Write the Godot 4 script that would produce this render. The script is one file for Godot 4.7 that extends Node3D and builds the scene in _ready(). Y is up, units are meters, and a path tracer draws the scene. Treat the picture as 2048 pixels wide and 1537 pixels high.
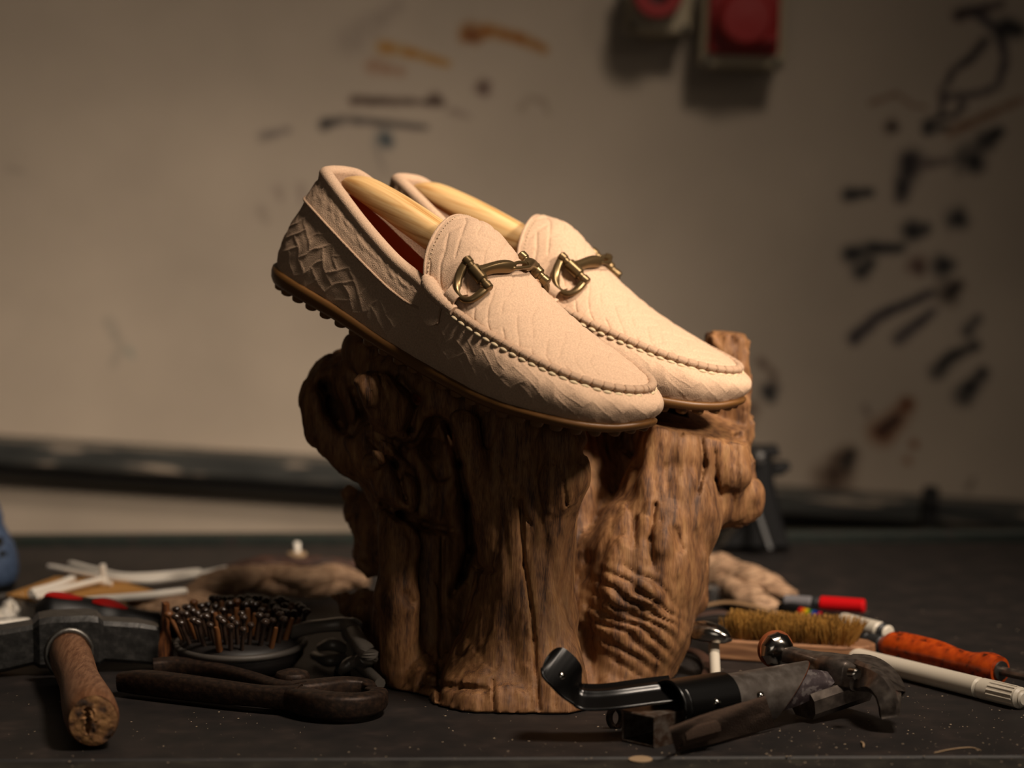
extends Node3D
# A pair of beige suede loafers on a driftwood stump, on a cluttered shoemaker's bench.
# Units are metres, y up. The bench top lies at y = TOP.

const TOP := 0.9
const FPX := 5443.54          # focal length in pixels of the 2048 x 1537 frame (85 mm lens)
const EYE := Vector3(0.0, 1.261, 0.0)
const PITCH := 6.0            # degrees the camera looks down

var tex := {}
var mats := {}
var taken := {}


# ------------------------------------------------------------------ layout helpers
func sight(px: float, py: float) -> Vector3:
	var t := deg_to_rad(PITCH)
	var up := Vector3(0, cos(t), -sin(t))
	var fwd := Vector3(0, -sin(t), -cos(t))
	return Vector3.RIGHT * ((px - 1024.0) / FPX) - up * ((py - 768.5) / FPX) + fwd

# the point of the upright plane z that lies towards (px, py)
func at(px: float, py: float, z: float) -> Vector3:
	var v := sight(px, py)
	return EYE + v * ((z - EYE.z) / v.z)

# the point at height y over the bench top that lies towards (px, py)
func on(px: float, py: float, y := 0.0) -> Vector3:
	var v := sight(px, py)
	return EYE + v * ((TOP + y - EYE.y) / v.y)


# ------------------------------------------------------------------ mesh builder
class MB:
	var v := PackedVector3Array()
	var c := PackedColorArray()
	var uv := PackedVector2Array()
	var ix := PackedInt32Array()

	# nu rows of nv points
	func grid(p: PackedVector3Array, nu: int, nv: int, wrap_u := false, wrap_v := false, flip := false) -> int:
		var o := v.size()
		v.append_array(p)
		var mu := nu if wrap_u else nu - 1
		var mv := nv if wrap_v else nv - 1
		for i in mu:
			var i2 := (i + 1) % nu
			for j in mv:
				var j2 := (j + 1) % nv
				var a := o + i * nv + j
				var b := o + i2 * nv + j
				var d := o + i2 * nv + j2
				var e := o + i * nv + j2
				if flip:
					ix.append_array(PackedInt32Array([a, d, b, a, e, d]))
				else:
					ix.append_array(PackedInt32Array([a, b, d, a, d, e]))
		return o

	# closed loops of equal length, joined one to the next
	func loft(loops: Array, cap0 := true, cap1 := true, flip := false) -> void:
		var nv: int = loops[0].size()
		var p := PackedVector3Array()
		for l in loops:
			p.append_array(l)
		var o := grid(p, loops.size(), nv, false, true, flip)
		if cap0:
			cap(loops[0], not flip)
		if cap1:
			cap(loops[-1], flip)

	func cap(l: PackedVector3Array, flip := false) -> void:
		var m := Vector3.ZERO
		for q in l:
			m += q
		m /= l.size()
		var o := v.size()
		v.append_array(l)
		v.append(m)
		var n := l.size()
		for i in n:
			var a := o + i
			var b := o + (i + 1) % n
			if flip:
				ix.append_array(PackedInt32Array([a, o + n, b]))
			else:
				ix.append_array(PackedInt32Array([a, b, o + n]))

	# a tube along a path; radii per point; squash: the second radius as a share of the first
	func tube(path: PackedVector3Array, radii: PackedFloat32Array, sides := 10, squash := 1.0, hint := Vector3.UP, caps := true, power := 2.0) -> void:
		var loops := []
		var n := path.size()
		for i in n:
			var t := (path[mini(i + 1, n - 1)] - path[maxi(i - 1, 0)]).normalized()
			var side := t.cross(hint)
			if side.length() < 0.05:
				side = t.cross(Vector3(0.3, 0.2, 0.9))
			side = side.normalized()
			var up := side.cross(t).normalized()
			var l := PackedVector3Array()
			for k in sides:
				var a := TAU * k / sides
				var x := cos(a)
				var y := sin(a)
				if power != 2.0:
					x = signf(x) * pow(absf(x), 2.0 / power)
					y = signf(y) * pow(absf(y), 2.0 / power)
				l.append(path[i] + side * (x * radii[i]) + up * (y * radii[i] * squash))
			loops.append(l)
		loft(loops, caps, caps)

	func rod(a: Vector3, b: Vector3, r: float, sides := 10, r2 := -1.0) -> void:
		var e := r if r2 < 0 else r2
		var d := (b - a).normalized()
		var k := minf(r, e) * 0.25
		tube(PackedVector3Array([a, a + d * 0.0001, a + d * k, b - d * k, b - d * 0.0001, b]), PackedFloat32Array([r * 0.3, r * 0.78, r, e, e * 0.78, e * 0.3]), sides)

	# turned profile: x radius, y along the axis
	func lathe(profile: PackedVector2Array, xf: Transform3D, sides := 16, caps := true) -> void:
		var loops := []
		for q in profile:
			var l := PackedVector3Array()
			for k in sides:
				var a := TAU * k / sides
				l.append(xf * Vector3(q.x * cos(a), q.y, q.x * sin(a)))
			loops.append(l)
		loft(loops, caps, caps)

	# a box with chamfered edges
	func box(size: Vector3, xf := Transform3D(), bevel := 0.0) -> void:
		var h := size * 0.5
		var b := minf(bevel, minf(h.x, minf(h.y, h.z)) * 0.8)
		if b <= 0.0:
			b = minf(h.x, minf(h.y, h.z)) * 0.04
		var ring := func(x: float, z: float, y: float) -> PackedVector3Array:
			var cut := minf(b, minf(x, z) * 0.9)
			return PackedVector3Array([xf * Vector3(x, y, z - cut), xf * Vector3(x - cut, y, z), xf * Vector3(-x + cut, y, z), xf * Vector3(-x, y, z - cut), xf * Vector3(-x, y, -z + cut), xf * Vector3(-x + cut, y, -z), xf * Vector3(x - cut, y, -z), xf * Vector3(x, y, -z + cut)])
		loft([ring.call(h.x - b, h.z - b, -h.y), ring.call(h.x, h.z, -h.y + b), ring.call(h.x, h.z, h.y - b), ring.call(h.x - b, h.z - b, h.y)])

	# a flat outline (in xf's x and y) with depth along z, edges chamfered
	func slab(outline: PackedVector2Array, depth: float, xf := Transform3D(), bevel := 0.0) -> void:
		var n := outline.size()
		var m := Vector2.ZERO
		for q in outline:
			m += q
		m /= n
		var inner := PackedVector2Array()
		for i in n:
			var t := (outline[(i + 1) % n] - outline[(i + n - 1) % n]).normalized()
			var nrm := Vector2(-t.y, t.x)
			if nrm.dot(m - outline[i]) < 0 and not Geometry2D.is_point_in_polygon(outline[i] + nrm * 0.0005, outline):
				nrm = -nrm
			inner.append(outline[i] + nrm * bevel)
		var lay := func(o: PackedVector2Array, z: float) -> PackedVector3Array:
			var l := PackedVector3Array()
			for q in o:
				l.append(xf * Vector3(q.x, q.y, z))
			return l
		var z0 := -depth * 0.5
		loft([lay.call(inner, z0), lay.call(outline, z0 + bevel), lay.call(outline, -z0 - bevel), lay.call(inner, -z0)], false, false)
		var tri := Geometry2D.triangulate_polygon(inner)
		for s in [z0, -z0]:
			var o2 := v.size()
			v.append_array(lay.call(inner, s))
			for k in range(0, tri.size(), 3):
				if (s < 0):
					ix.append_array(PackedInt32Array([o2 + tri[k], o2 + tri[k + 1], o2 + tri[k + 2]]))
				else:
					ix.append_array(PackedInt32Array([o2 + tri[k], o2 + tri[k + 2], o2 + tri[k + 1]]))

	func move(xf: Transform3D) -> void:
		for i in v.size():
			v[i] = xf * v[i]

	# crease < 0: smooth everywhere; else faces that meet at a sharper angle keep an edge
	func mesh(crease := 38.0) -> ArrayMesh:
		var arr := []
		arr.resize(Mesh.ARRAY_MAX)
		var nf := ix.size() / 3
		var fn := PackedVector3Array()
		fn.resize(nf)
		for f in nf:
			fn[f] = (v[ix[f * 3 + 2]] - v[ix[f * 3]]).cross(v[ix[f * 3 + 1]] - v[ix[f * 3]])
		if crease < 0:
			var nn := PackedVector3Array()
			nn.resize(v.size())
			for f in nf:
				var q := fn[f]
				nn[ix[f * 3]] += q
				nn[ix[f * 3 + 1]] += q
				nn[ix[f * 3 + 2]] += q
			for i in nn.size():
				nn[i] = nn[i].normalized()
			arr[Mesh.ARRAY_VERTEX] = v
			arr[Mesh.ARRAY_NORMAL] = nn
			arr[Mesh.ARRAY_INDEX] = ix
			if c.size() == v.size():
				arr[Mesh.ARRAY_COLOR] = c
			if uv.size() == v.size():
				arr[Mesh.ARRAY_TEX_UV] = uv
		else:
			var near := {}
			var key := PackedInt64Array()
			key.resize(ix.size())
			for k in ix.size():
				var q := (v[ix[k]] * 50000.0).round()
				var h := int(q.x) * 73856093 ^ int(q.y) * 19349663 ^ int(q.z) * 83492791
				key[k] = h
				if near.has(h):
					near[h].append(k / 3)
				else:
					near[h] = [k / 3]
			var limit := cos(deg_to_rad(crease))
			var un := PackedVector3Array()
			un.resize(nf)
			for f in nf:
				un[f] = fn[f].normalized()
			var vv := PackedVector3Array()
			var nn := PackedVector3Array()
			var cc := PackedColorArray()
			var uu := PackedVector2Array()
			vv.resize(ix.size())
			nn.resize(ix.size())
			for k in ix.size():
				var f := k / 3
				var s := Vector3.ZERO
				for g in near[key[k]]:
					if un[g].dot(un[f]) > limit:
						s += fn[g]
				vv[k] = v[ix[k]]
				nn[k] = s.normalized() if s.length() > 1e-20 else un[f]
				if c.size() == v.size():
					cc.append(c[ix[k]])
				if uv.size() == v.size():
					uu.append(uv[ix[k]])
			arr[Mesh.ARRAY_VERTEX] = vv
			arr[Mesh.ARRAY_NORMAL] = nn
			if cc.size():
				arr[Mesh.ARRAY_COLOR] = cc
			if uu.size():
				arr[Mesh.ARRAY_TEX_UV] = uu
		var m := ArrayMesh.new()
		m.add_surface_from_arrays(Mesh.PRIMITIVE_TRIANGLES, arr)
		return m


func pv(a: Array) -> PackedVector3Array:
	return PackedVector3Array(a)

func pf(a: Array) -> PackedFloat32Array:
	return PackedFloat32Array(a)

func same(n: int, x: float) -> PackedFloat32Array:
	var a := PackedFloat32Array()
	a.resize(n)
	a.fill(x)
	return a

# a smooth curve through points, sampled n times
func curve(p: PackedVector3Array, n: int) -> PackedVector3Array:
	var out := PackedVector3Array()
	for i in n:
		out.append(spline(p, float(i) / (n - 1) * (p.size() - 1)))
	return out

func spline(p: PackedVector3Array, t: float) -> Vector3:
	var i := clampi(int(floor(t)), 0, p.size() - 2)
	var f := t - i
	var a := p[maxi(i - 1, 0)]
	var b := p[i]
	var d := p[i + 1]
	var e := p[mini(i + 2, p.size() - 1)]
	if i == 0:
		a = b * 2.0 - d
	if i + 2 >= p.size():
		e = d * 2.0 - b
	return b.cubic_interpolate(d, a, e, f)

# values given at stations x[k], smoothly read at q
func table(x: PackedFloat32Array, y: PackedFloat32Array, q: float) -> float:
	if q <= x[0]:
		return y[0]
	for i in x.size() - 1:
		if q <= x[i + 1]:
			var f := (q - x[i]) / (x[i + 1] - x[i])
			var a := y[maxi(i - 1, 0)]
			var e := y[mini(i + 2, y.size() - 1)]
			return cubic_interpolate(y[i], y[i + 1], a, e, f)
	return y[-1]


# ------------------------------------------------------------------ naming
func numbered(called: String) -> String:
	var k: int = taken.get(called, 0)
	taken[called] = k + 1
	return called if k == 0 else "%s_%03d" % [called, k]

func tag(o: Node, label: String, category: String, group := "") -> void:
	o.set_meta("label", label)
	o.set_meta("category", category)
	if group:
		o.set_meta("group", group)

func thing(called: String, label: String, category: String, where := Vector3.ZERO, group := "") -> Node3D:
	var o := Node3D.new()
	o.name = numbered(called)
	add_child(o)
	o.position = where
	tag(o, label, category, group)
	return o

func part(called: String, mesh: Mesh, m: Material, parent: Node, xf := Transform3D()) -> MeshInstance3D:
	var o := MeshInstance3D.new()
	o.name = called
	o.mesh = mesh
	o.material_override = m
	o.transform = xf
	parent.add_child(o, true)
	return o

func single(called: String, mesh: Mesh, m: Material, label: String, category: String, where := Vector3.ZERO, group := "") -> MeshInstance3D:
	var o := MeshInstance3D.new()
	o.name = numbered(called)
	o.mesh = mesh
	o.material_override = m
	o.position = where
	add_child(o)
	tag(o, label, category, group)
	return o

func structure(called: String, mesh: Mesh, m: Material) -> MeshInstance3D:
	var o := MeshInstance3D.new()
	o.name = called
	o.mesh = mesh
	o.material_override = m
	add_child(o)
	o.set_meta("kind", "structure")
	return o


# ------------------------------------------------------------------ materials
func noise(freq: float, octaves := 4, seed_ := 1, type := FastNoiseLite.TYPE_SIMPLEX_SMOOTH, fractal := FastNoiseLite.FRACTAL_FBM) -> FastNoiseLite:
	var n := FastNoiseLite.new()
	n.seed = seed_
	n.frequency = freq
	n.noise_type = type
	n.fractal_type = fractal
	n.fractal_octaves = octaves
	return n

# a tiling picture of noise, its greys turned into colours of a ramp [[at, colour], ...]
func ramp_tex(n: FastNoiseLite, ramp: Array, size := 512) -> ImageTexture:
	var im := n.get_seamless_image(size, size)
	im.convert(Image.FORMAT_RGB8)
	var g := Gradient.new()
	var off := PackedFloat32Array()
	var col := PackedColorArray()
	for r in ramp:
		off.append(r[0])
		col.append(r[1])
	g.offsets = off
	g.colors = col
	var lut := PackedByteArray()
	for i in 256:
		var q := g.sample(i / 255.0)
		lut.append_array(PackedByteArray([int(clampf(q.r, 0, 1) * 255), int(clampf(q.g, 0, 1) * 255), int(clampf(q.b, 0, 1) * 255)]))
	var d := im.get_data()
	for i in range(0, d.size(), 3):
		var k := d[i] * 3
		d[i] = lut[k]
		d[i + 1] = lut[k + 1]
		d[i + 2] = lut[k + 2]
	return ImageTexture.create_from_image(Image.create_from_data(size, size, false, Image.FORMAT_RGB8, d))

# several tiling noises [[noise, weight], ...] added up, then coloured
func mix_tex(parts: Array, ramp: Array, size := 512) -> ImageTexture:
	var sum := PackedFloat32Array()
	sum.resize(size * size)
	for q in parts:
		var im: Image = q[0].get_seamless_image(size, size)
		im.convert(Image.FORMAT_L8)
		var d := im.get_data()
		var w: float = q[1] / 255.0
		for i in d.size():
			sum[i] += d[i] * w
	var g := Gradient.new()
	var off := PackedFloat32Array()
	var col := PackedColorArray()
	for r in ramp:
		off.append(r[0])
		col.append(r[1])
	g.offsets = off
	g.colors = col
	var lut := PackedByteArray()
	for i in 512:
		var q := g.sample(i / 511.0)
		lut.append_array(PackedByteArray([int(q.r * 255), int(q.g * 255), int(q.b * 255)]))
	var out := PackedByteArray()
	out.resize(size * size * 3)
	for i in size * size:
		var k := clampi(int(sum[i] * 511.0), 0, 511) * 3
		out[i * 3] = lut[k]
		out[i * 3 + 1] = lut[k + 1]
		out[i * 3 + 2] = lut[k + 2]
	return ImageTexture.create_from_image(Image.create_from_data(size, size, false, Image.FORMAT_RGB8, out))

func grey_tex(n: FastNoiseLite, size := 512) -> ImageTexture:
	return ramp_tex(n, [[0.0, Color.BLACK], [1.0, Color.WHITE]], size)

func mat(color: Color, rough := 0.6, metal := 0.0) -> StandardMaterial3D:
	var m := StandardMaterial3D.new()
	m.albedo_color = color
	m.roughness = rough
	m.metallic = metal
	return m

# textures looked up in the object's own axes
func tri(m: StandardMaterial3D, scale: Vector3, albedo: Texture2D = null, bump: Texture2D = null, bump_mm := 0.5, rough: Texture2D = null) -> StandardMaterial3D:
	m.uv1_triplanar = true
	m.uv1_scale = scale
	m.uv1_triplanar_sharpness = 4.0
	if albedo:
		m.albedo_texture = albedo
	if bump:
		m.heightmap_enabled = true
		m.heightmap_texture = bump
		m.heightmap_scale = bump_mm * 0.1
	if rough:
		m.roughness_texture = rough
	return m


func make_materials() -> void:
	tex.plaster = ramp_tex(noise(.02, 4, 2), [[0, Color(.82, .82, .82)], [1, Color.WHITE]], 256)
	tex.fine = grey_tex(noise(.09, 3, 4), 256)
	tex.fibre = grey_tex(noise(.02, 4, 7), 512)
	mats.suede = tri(mat(Color(.84, .705, .585), .95), Vector3(45, 45, 45), ramp_tex(noise(.05, 4, 14), [[0, Color(.86, .86, .86)], [1, Color.WHITE]], 256), tex.fine, .2)
	mats.suede_edge = tri(mat(Color(.70, .58, .475), .95), Vector3(40, 40, 40), null, tex.fine, .3)
	mats.thread = mat(Color(.80, .72, .58), .8)
	mats.lining = mat(Color(.64, .30, .10), .55)
	mats.gum = mat(Color(.44, .30, .155), .42)
	mats.brass = mat(Color(.46, .38, .26), .32, .75)
	mats.pine = tri(mat(Color(1, 1, 1), .5), Vector3(1.2, 30, 30), ramp_tex(noise(.02, 3, 9), [[.2, Color(.74, .54, .30)], [.45, Color(.86, .69, .46)], [.8, Color(.91, .77, .55)]], 512))
	mats.stump = tri(mat(Color(1, 1, 1), .72), Vector3(14, 1.6, 14), mix_tex([[noise(.008, 3, 3), .45], [noise(.085, 3, 31), .35], [noise(.02, 3, 32), .20]], [[.26, Color(.25, .155, .09)], [.42, Color(.455, .31, .185)], [.55, Color(.545, .39, .245)], [.75, Color(.62, .47, .31)]], 1024), tex.fibre, .45)
	mats.stump.vertex_color_use_as_albedo = true
	mats.black_paint = mat(Color(.05, .05, .055), .45)
	mats.bench = tri(mat(Color(1, 1, 1), .62), Vector3(2.0, 2.0, 2.0), ramp_tex(noise(.03, 5, 17), [[.1, Color(.062, .047, .042)], [.6, Color(.112, .087, .077)], [.9, Color(.165, .130, .115)]]), tex.fine, .2)
	mats.bench_lip = tri(mat(Color(.9, .95, .9), .6), Vector3(3, 3, 3), ramp_tex(noise(.03, 5, 18), [[.2, Color(.10, .085, .075)], [.7, Color(.17, .15, .13)], [.9, Color(.22, .20, .17)]]))
	mats.bench_green = tri(mat(Color(1, 1, 1), .5), Vector3(3, 3, 3), ramp_tex(noise(.03, 5, 19), [[.3, Color(.05, .09, .07)], [.6, Color(.08, .12, .09)], [.75, Color(.12, .09, .08)]]))
	mats.dark_plastic = mat(Color(.07, .07, .065), .5)
	mats.grey_plastic = mat(Color(.62, .57, .47), .5)
	mats.red_plastic = mat(Color(.52, .015, .015), .55)
	mats.rail = tri(mat(Color(1, 1, 1), .5), Vector3(.9, 6, 6), ramp_tex(noise(.02, 3, 23), [[.0, Color(.13, .135, .13)], [.66, Color(.24, .24, .225)], [.72, Color(.50, .45, .40)], [.85, Color(.56, .51, .45)]]))
	mats.rail_dark = mat(Color(.06, .055, .05), .55)
	mats.steel = mat(Color(.55, .54, .53), .3, 1.0)
	mats.handle_wood = tri(mat(Color(1, 1, 1), .5), Vector3(30, 30, 3), mix_tex([[noise(.02, 3, 61), .6], [noise(.08, 2, 62), .4]], [[.3, Color(.36, .22, .13)], [.5, Color(.45, .30, .195)], [.7, Color(.52, .37, .26)]], 512))
	mats.end_grain = tri(mat(Color(1, 1, 1), .8), Vector3(12, 12, 12), mix_tex([[noise(.03, 4, 63), 1.0]], [[.22, Color(.20, .13, .08)], [.42, Color(.45, .31, .18)], [.75, Color(.60, .44, .27)]], 256), tex.fine, .4)
	mats.forged = tri(mat(Color(.75, .75, .75), .42, .5), Vector3(12, 12, 12), ramp_tex(noise(.04, 4, 64), [[.2, Color(.26, .255, .25)], [.6, Color(.33, .325, .315)], [.85, Color(.40, .39, .38)]], 256), tex.fine, .15)
	mats.worn_steel = mat(Color(.45, .44, .42), .45, 1.0)
	mats.rubber = mat(Color(.035, .033, .034), .5)
	mats.grey_rubber = mat(Color(.26, .24, .22), .6)
	mats.red_rubber = mat(Color(.62, .04, .025), .4)
	mats.dark_pad = mat(Color(.075, .055, .045), .6)
	mats.bristle_tip = mat(Color(.20, .15, .12), .25)
	mats.bristle_brown = mat(Color(.42, .26, .13), .5)
	mats.amber_wood = tri(mat(Color(1, 1, 1), .6), Vector3(60, 8, 60), ramp_tex(noise(.03, 3, 65), [[.3, Color(.26, .13, .05)], [.7, Color(.48, .28, .11)]], 256))
	mats.rust = tri(mat(Color(1, 1, 1), .55, .55), Vector3(20, 20, 20), ramp_tex(noise(.04, 4, 66), [[.2, Color(.14, .10, .078)], [.55, Color(.20, .145, .11)], [.85, Color(.27, .195, .145)]], 256), tex.fine, .07)
	mats.rust_orange = mat(Color(.52, .26, .10), .7)
	mats.dark_chrome = mat(Color(.44, .415, .385), .36, .3)
	mats.bright_steel = mat(Color(.66, .64, .61), .18, 1.0)
	mats.dark_steel = tri(mat(Color(1, 1, 1), .32, .75), Vector3(10, 10, 10), ramp_tex(noise(.05, 4, 67), [[.2, Color(.36, .325, .30)], [.5, Color(.45, .41, .38)], [.85, Color(.53, .485, .445)]], 256))
	mats.tube_steel = tri(mat(Color(1, 1, 1), .38, .45), Vector3(14, 14, 14), ramp_tex(noise(.04, 4, 68), [[.3, Color(.30, .225, .18)], [.5, Color(.38, .325, .285)], [.8, Color(.46, .42, .385)]], 256))
	mats.black_gloss = mat(Color(.03, .028, .026), .27)
	mats.sleeve_metal = tri(mat(Color(1, 1, 1), .30, .6), Vector3(14, 14, 14), ramp_tex(noise(.03, 4, 69), [[.2, Color(.36, .33, .305)], [.6, Color(.44, .41, .385)], [.9, Color(.50, .475, .45)]], 256))
	mats.leaf_metal = tri(mat(Color(1, 1, 1), .42, .35), Vector3(20, 20, 20), ramp_tex(noise(.03, 4, 70), [[.3, Color(.20, .165, .175)], [.55, Color(.26, .22, .225)], [.62, Color(.40, .375, .37)]], 256))
	mats.copper_edge = mat(Color(.45, .25, .15), .4, .6)
	mats.brown_suede = tri(mat(Color(1, 1, 1), .95), Vector3(40, 40, 40), ramp_tex(noise(.05, 4, 71), [[.2, Color(.23, .168, .125)], [.8, Color(.285, .212, .16)]], 256), tex.fine, .25)
	mats.drift = tri(mat(Color(1, 1, 1), .8), Vector3(5, 30, 30), mix_tex([[noise(.02, 3, 72), .5], [noise(.07, 3, 73), .5]], [[.28, Color(.32, .23, .165)], [.5, Color(.63, .50, .385)], [.72, Color(.76, .63, .505)]], 512))
	mats.dark_drift = tri(mat(Color(1, 1, 1), .8), Vector3(6, 30, 30), mix_tex([[noise(.02, 3, 74), .5], [noise(.07, 3, 75), .5]], [[.28, Color(.13, .075, .05)], [.7, Color(.30, .18, .12)]], 256))
	mats.white_plastic = mat(Color(.95, .92, .87), .5)
	mats.yellow_card = mat(Color(.70, .50, .24), .8)
	mats.tan_disc = mat(Color(.62, .52, .40), .8)
	mats.blue = tri(mat(Color(1, 1, 1), .6), Vector3(20, 20, 20), ramp_tex(noise(.04, 3, 76), [[.2, Color(.20, .26, .36)], [.8, Color(.30, .37, .48)]], 256), tex.fine, .15)
	mats.orange = tri(mat(Color(1, 1, 1), .38), Vector3(16, 16, 16), mix_tex([[noise(.03, 4, 77), 1.0]], [[.18, Color(.22, .08, .02)], [.26, Color(.55, .19, .035)], [.6, Color(.68, .25, .045)], [.9, Color(.74, .31, .07)]], 256))
	mats.brush_wood = tri(mat(Color(1, 1, 1), .7), Vector3(4, 40, 40), ramp_tex(noise(.02, 3, 78), [[.2, Color(.42, .28, .18)], [.8, Color(.62, .45, .31)]], 256))
	mats.brass_wire = mat(Color(.74, .55, .27), .4, .35)
	mats.brass_wire_dark = mat(Color(.50, .36, .16), .45, .35)
	mats.pen_grey = mat(Color(.42, .41, .42), .4)
	mats.pen_dark = mat(Color(.14, .145, .15), .45)
	mats.pen_black = mat(Color(.035, .035, .04), .4)
	mats.pen_white = mat(Color(.78, .745, .68), .4)
	mats.red_cap = mat(Color(.72, .035, .06), .3)
	mats.tan_leather = mat(Color(.48, .37, .25), .7)
	mats.dark_leather = mat(Color(.25, .15, .10), .6)
	mats.glass = mat(Color(1, 1, 1, .06), .05)
	mats.glass.refraction_enabled = true
	mats.glass.refraction_scale = .05
	mats.crumb = mat(Color(.62, .55, .46), .9)


# ------------------------------------------------------------------ the loafers
# own axes of a shoe: x towards the toe, y up, z towards its outer side; the heel is at x = 0
var SB := PackedVector3Array([Vector3(0, .0212, 0), Vector3(.004, .0212, .014), Vector3(.016, .0212, .0245), Vector3(.038, .0208, .030), Vector3(.07, .018, .0315), Vector3(.105, .0128, .0325), Vector3(.13, .0110, .035), Vector3(.15, .0104, .038), Vector3(.17, .0105, .0415), Vector3(.19, .0109, .045), Vector3(.212, .0126, .0463), Vector3(.235, .0155, .0438), Vector3(.256, .018, .0355), Vector3(.270, .0205, .0225), Vector3(.2775, .0235, .0110), Vector3(.280, .0248, 0)])
var SE := PackedVector3Array([Vector3(.0190, .0885, 0), Vector3(.0215, .0885, .010), Vector3(.030, .0880, .0165), Vector3(.048, .0815, .0215), Vector3(.072, .0715, .0252), Vector3(.100, .0612, .028), Vector3(.124, .0560, .0308), Vector3(.1405, .0503, .0362), Vector3(.160, .0472, .0402), Vector3(.1785, .0445, .0418), Vector3(.1975, .0425, .0416), Vector3(.218, .0405, .0396), Vector3(.241, .0390, .0340), Vector3(.2590, .0385, .0236), Vector3(.2680, .0388, .0118), Vector3(.2708, .0390, 0)])
var AX := PackedFloat32Array([.112, .12, .135, .148, .165, .187, .212, .241, .259, .268, .2710])
var AR := PackedFloat32Array([.0915, .0930, .0932, .0875, .0752, .0640, .0548, .0480, .0440, .0418, .0402])
var AW := PackedFloat32Array([.0335, .0338, .0350, .0374, .0406, .0417, .0400, .0341, .0238, .0118, .0])
var AE := PackedFloat32Array([.060, .059, .0535, .0500, .0473, .0440, .0420, .0404, .0399, .0402, .0404])

func outward(t: float) -> Vector3:
	var d := spline(SB, minf(t + 0.05, 15.0)) - spline(SB, maxf(t - 0.05, 0.0))
	if t < 0.06:
		d = Vector3(0, 0, 1)
	if t > 14.94:
		d = Vector3(0, 0, -1)
	return Vector3(-d.z, 0, d.x).normalized()

func wall(t: float, v: float, off := 0.0) -> Vector3:
	var b := spline(SB, t)
	var e := spline(SE, t)
	var o := outward(t)
	var h := e.y - b.y
	var f := smoothstep(6.0, 9.0, t)
	var inset := maxf((b - e).dot(o), 0.0)
	b -= o * 0.0012
	var p1 := b + o * lerpf(.0035, .0062, f) + Vector3.UP * h * lerpf(0.40, .50, f)
	var p2 := e + o * lerpf(.0040, inset * 1.0 + 0.0022, f) - Vector3.UP * h * lerpf(0.32, 0.16, f)
	var q := b.bezier_interpolate(p1, p2, e, v)
	return q + o * off

func apron(x: float, phi: float, off := 0.0) -> Vector3:
	var a := table(AX, AW, x)
	var r := table(AX, AR, x)
	var e := table(AX, AE, x)
	var cph := maxf(cos(phi), 0.0)
	var q := Vector3(x, e + (r - e) * pow(cph, 1.43), a * sin(phi))
	if off != 0.0:
		var n := Vector3(0.0, cph * a + 0.002, sin(phi) * (r - e + 0.006)).normalized()
		var slope := (table(AX, AR, x + .004) - table(AX, AR, x - .004)) / .008
		n = (n + Vector3(-slope * cph * 0.8, 0, 0)).normalized()
		q += n * off
	return q

# pressed-in plait: strips laid herringbone-wise, slightly bowed, at 45 degrees to the shoe's length
func plait(a: float, b: float) -> float:
	var W := .0086
	var x := (a + b) * .7071 / W
	var y := (b - a) * .7071 / W
	var bx := x + .13 * sin(y * PI * .5 + .7)
	var by := y + .13 * sin(x * PI * .5)
	var i := floori(bx)
	var j := floori(by)
	var fx := bx - i
	var fy := by - j
	var k := posmod(i - j, 4)
	var d := 9.0
	if k != 0:
		d = minf(d, 1.0 - fx)
	if k != 1:
		d = minf(d, fx)
	if k != 3:
		d = minf(d, 1.0 - fy)
	if k != 2:
		d = minf(d, fy)
	d *= W
	var q := d / .00055
	return -.00042 * exp(-q * q) + .00022 * smoothstep(0.0, .0026, d)

func displaced(mb: MB, p: PackedVector3Array, nu: int, nv: int, wrap_u: bool, rise: PackedFloat32Array, flip := false) -> void:
	var q := p.duplicate()
	for i in nu:
		var i0 := (i - 1 + nu) % nu if wrap_u else maxi(i - 1, 0)
		var i1 := (i + 1) % nu if wrap_u else mini(i + 1, nu - 1)
		for j in nv:
			var du := p[i1 * nv + j] - p[i0 * nv + j]
			var dv := p[i * nv + mini(j + 1, nv - 1)] - p[i * nv + maxi(j - 1, 0)]
			var n := dv.cross(du)
			if flip:
				n = -n
			if n.length_squared() > 1e-20:
				q[i * nv + j] += n.normalized() * rise[i * nv + j]
	mb.grid(q, nu, nv, wrap_u, false, flip)

# a sheet with thickness: f(u, v, lift) gives its points
func sheet(mb: MB, f: Callable, nu: int, nv: int, thick: float, lift := 0.0) -> void:
	var hi := PackedVector3Array()
	var lo := PackedVector3Array()
	for i in nu:
		for j in nv:
			var u := float(i) / (nu - 1)
			var w := float(j) / (nv - 1)
			hi.append(f.call(u, w, lift + thick))
			lo.append(f.call(u, w, lift))
	mb.grid(hi, nu, nv)
	mb.grid(lo, nu, nv, false, false, true)
	var rim_hi := PackedVector3Array()
	var rim_lo := PackedVector3Array()
	var order := []
	for i in nu:
		order.append(i * nv)
	for j in range(1, nv):
		order.append((nu - 1) * nv + j)
	for i in range(nu - 2, -1, -1):
		order.append(i * nv + nv - 1)
	for j in range(nv - 2, 0, -1):
		order.append(j)
	for k in order:
		rim_hi.append(hi[k])
		rim_lo.append(lo[k])
	mb.loft([rim_lo, rim_hi], false, false)

func mirrored(q: Vector3, side: float) -> Vector3:
	return Vector3(q.x, q.y, q.z * side)

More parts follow.
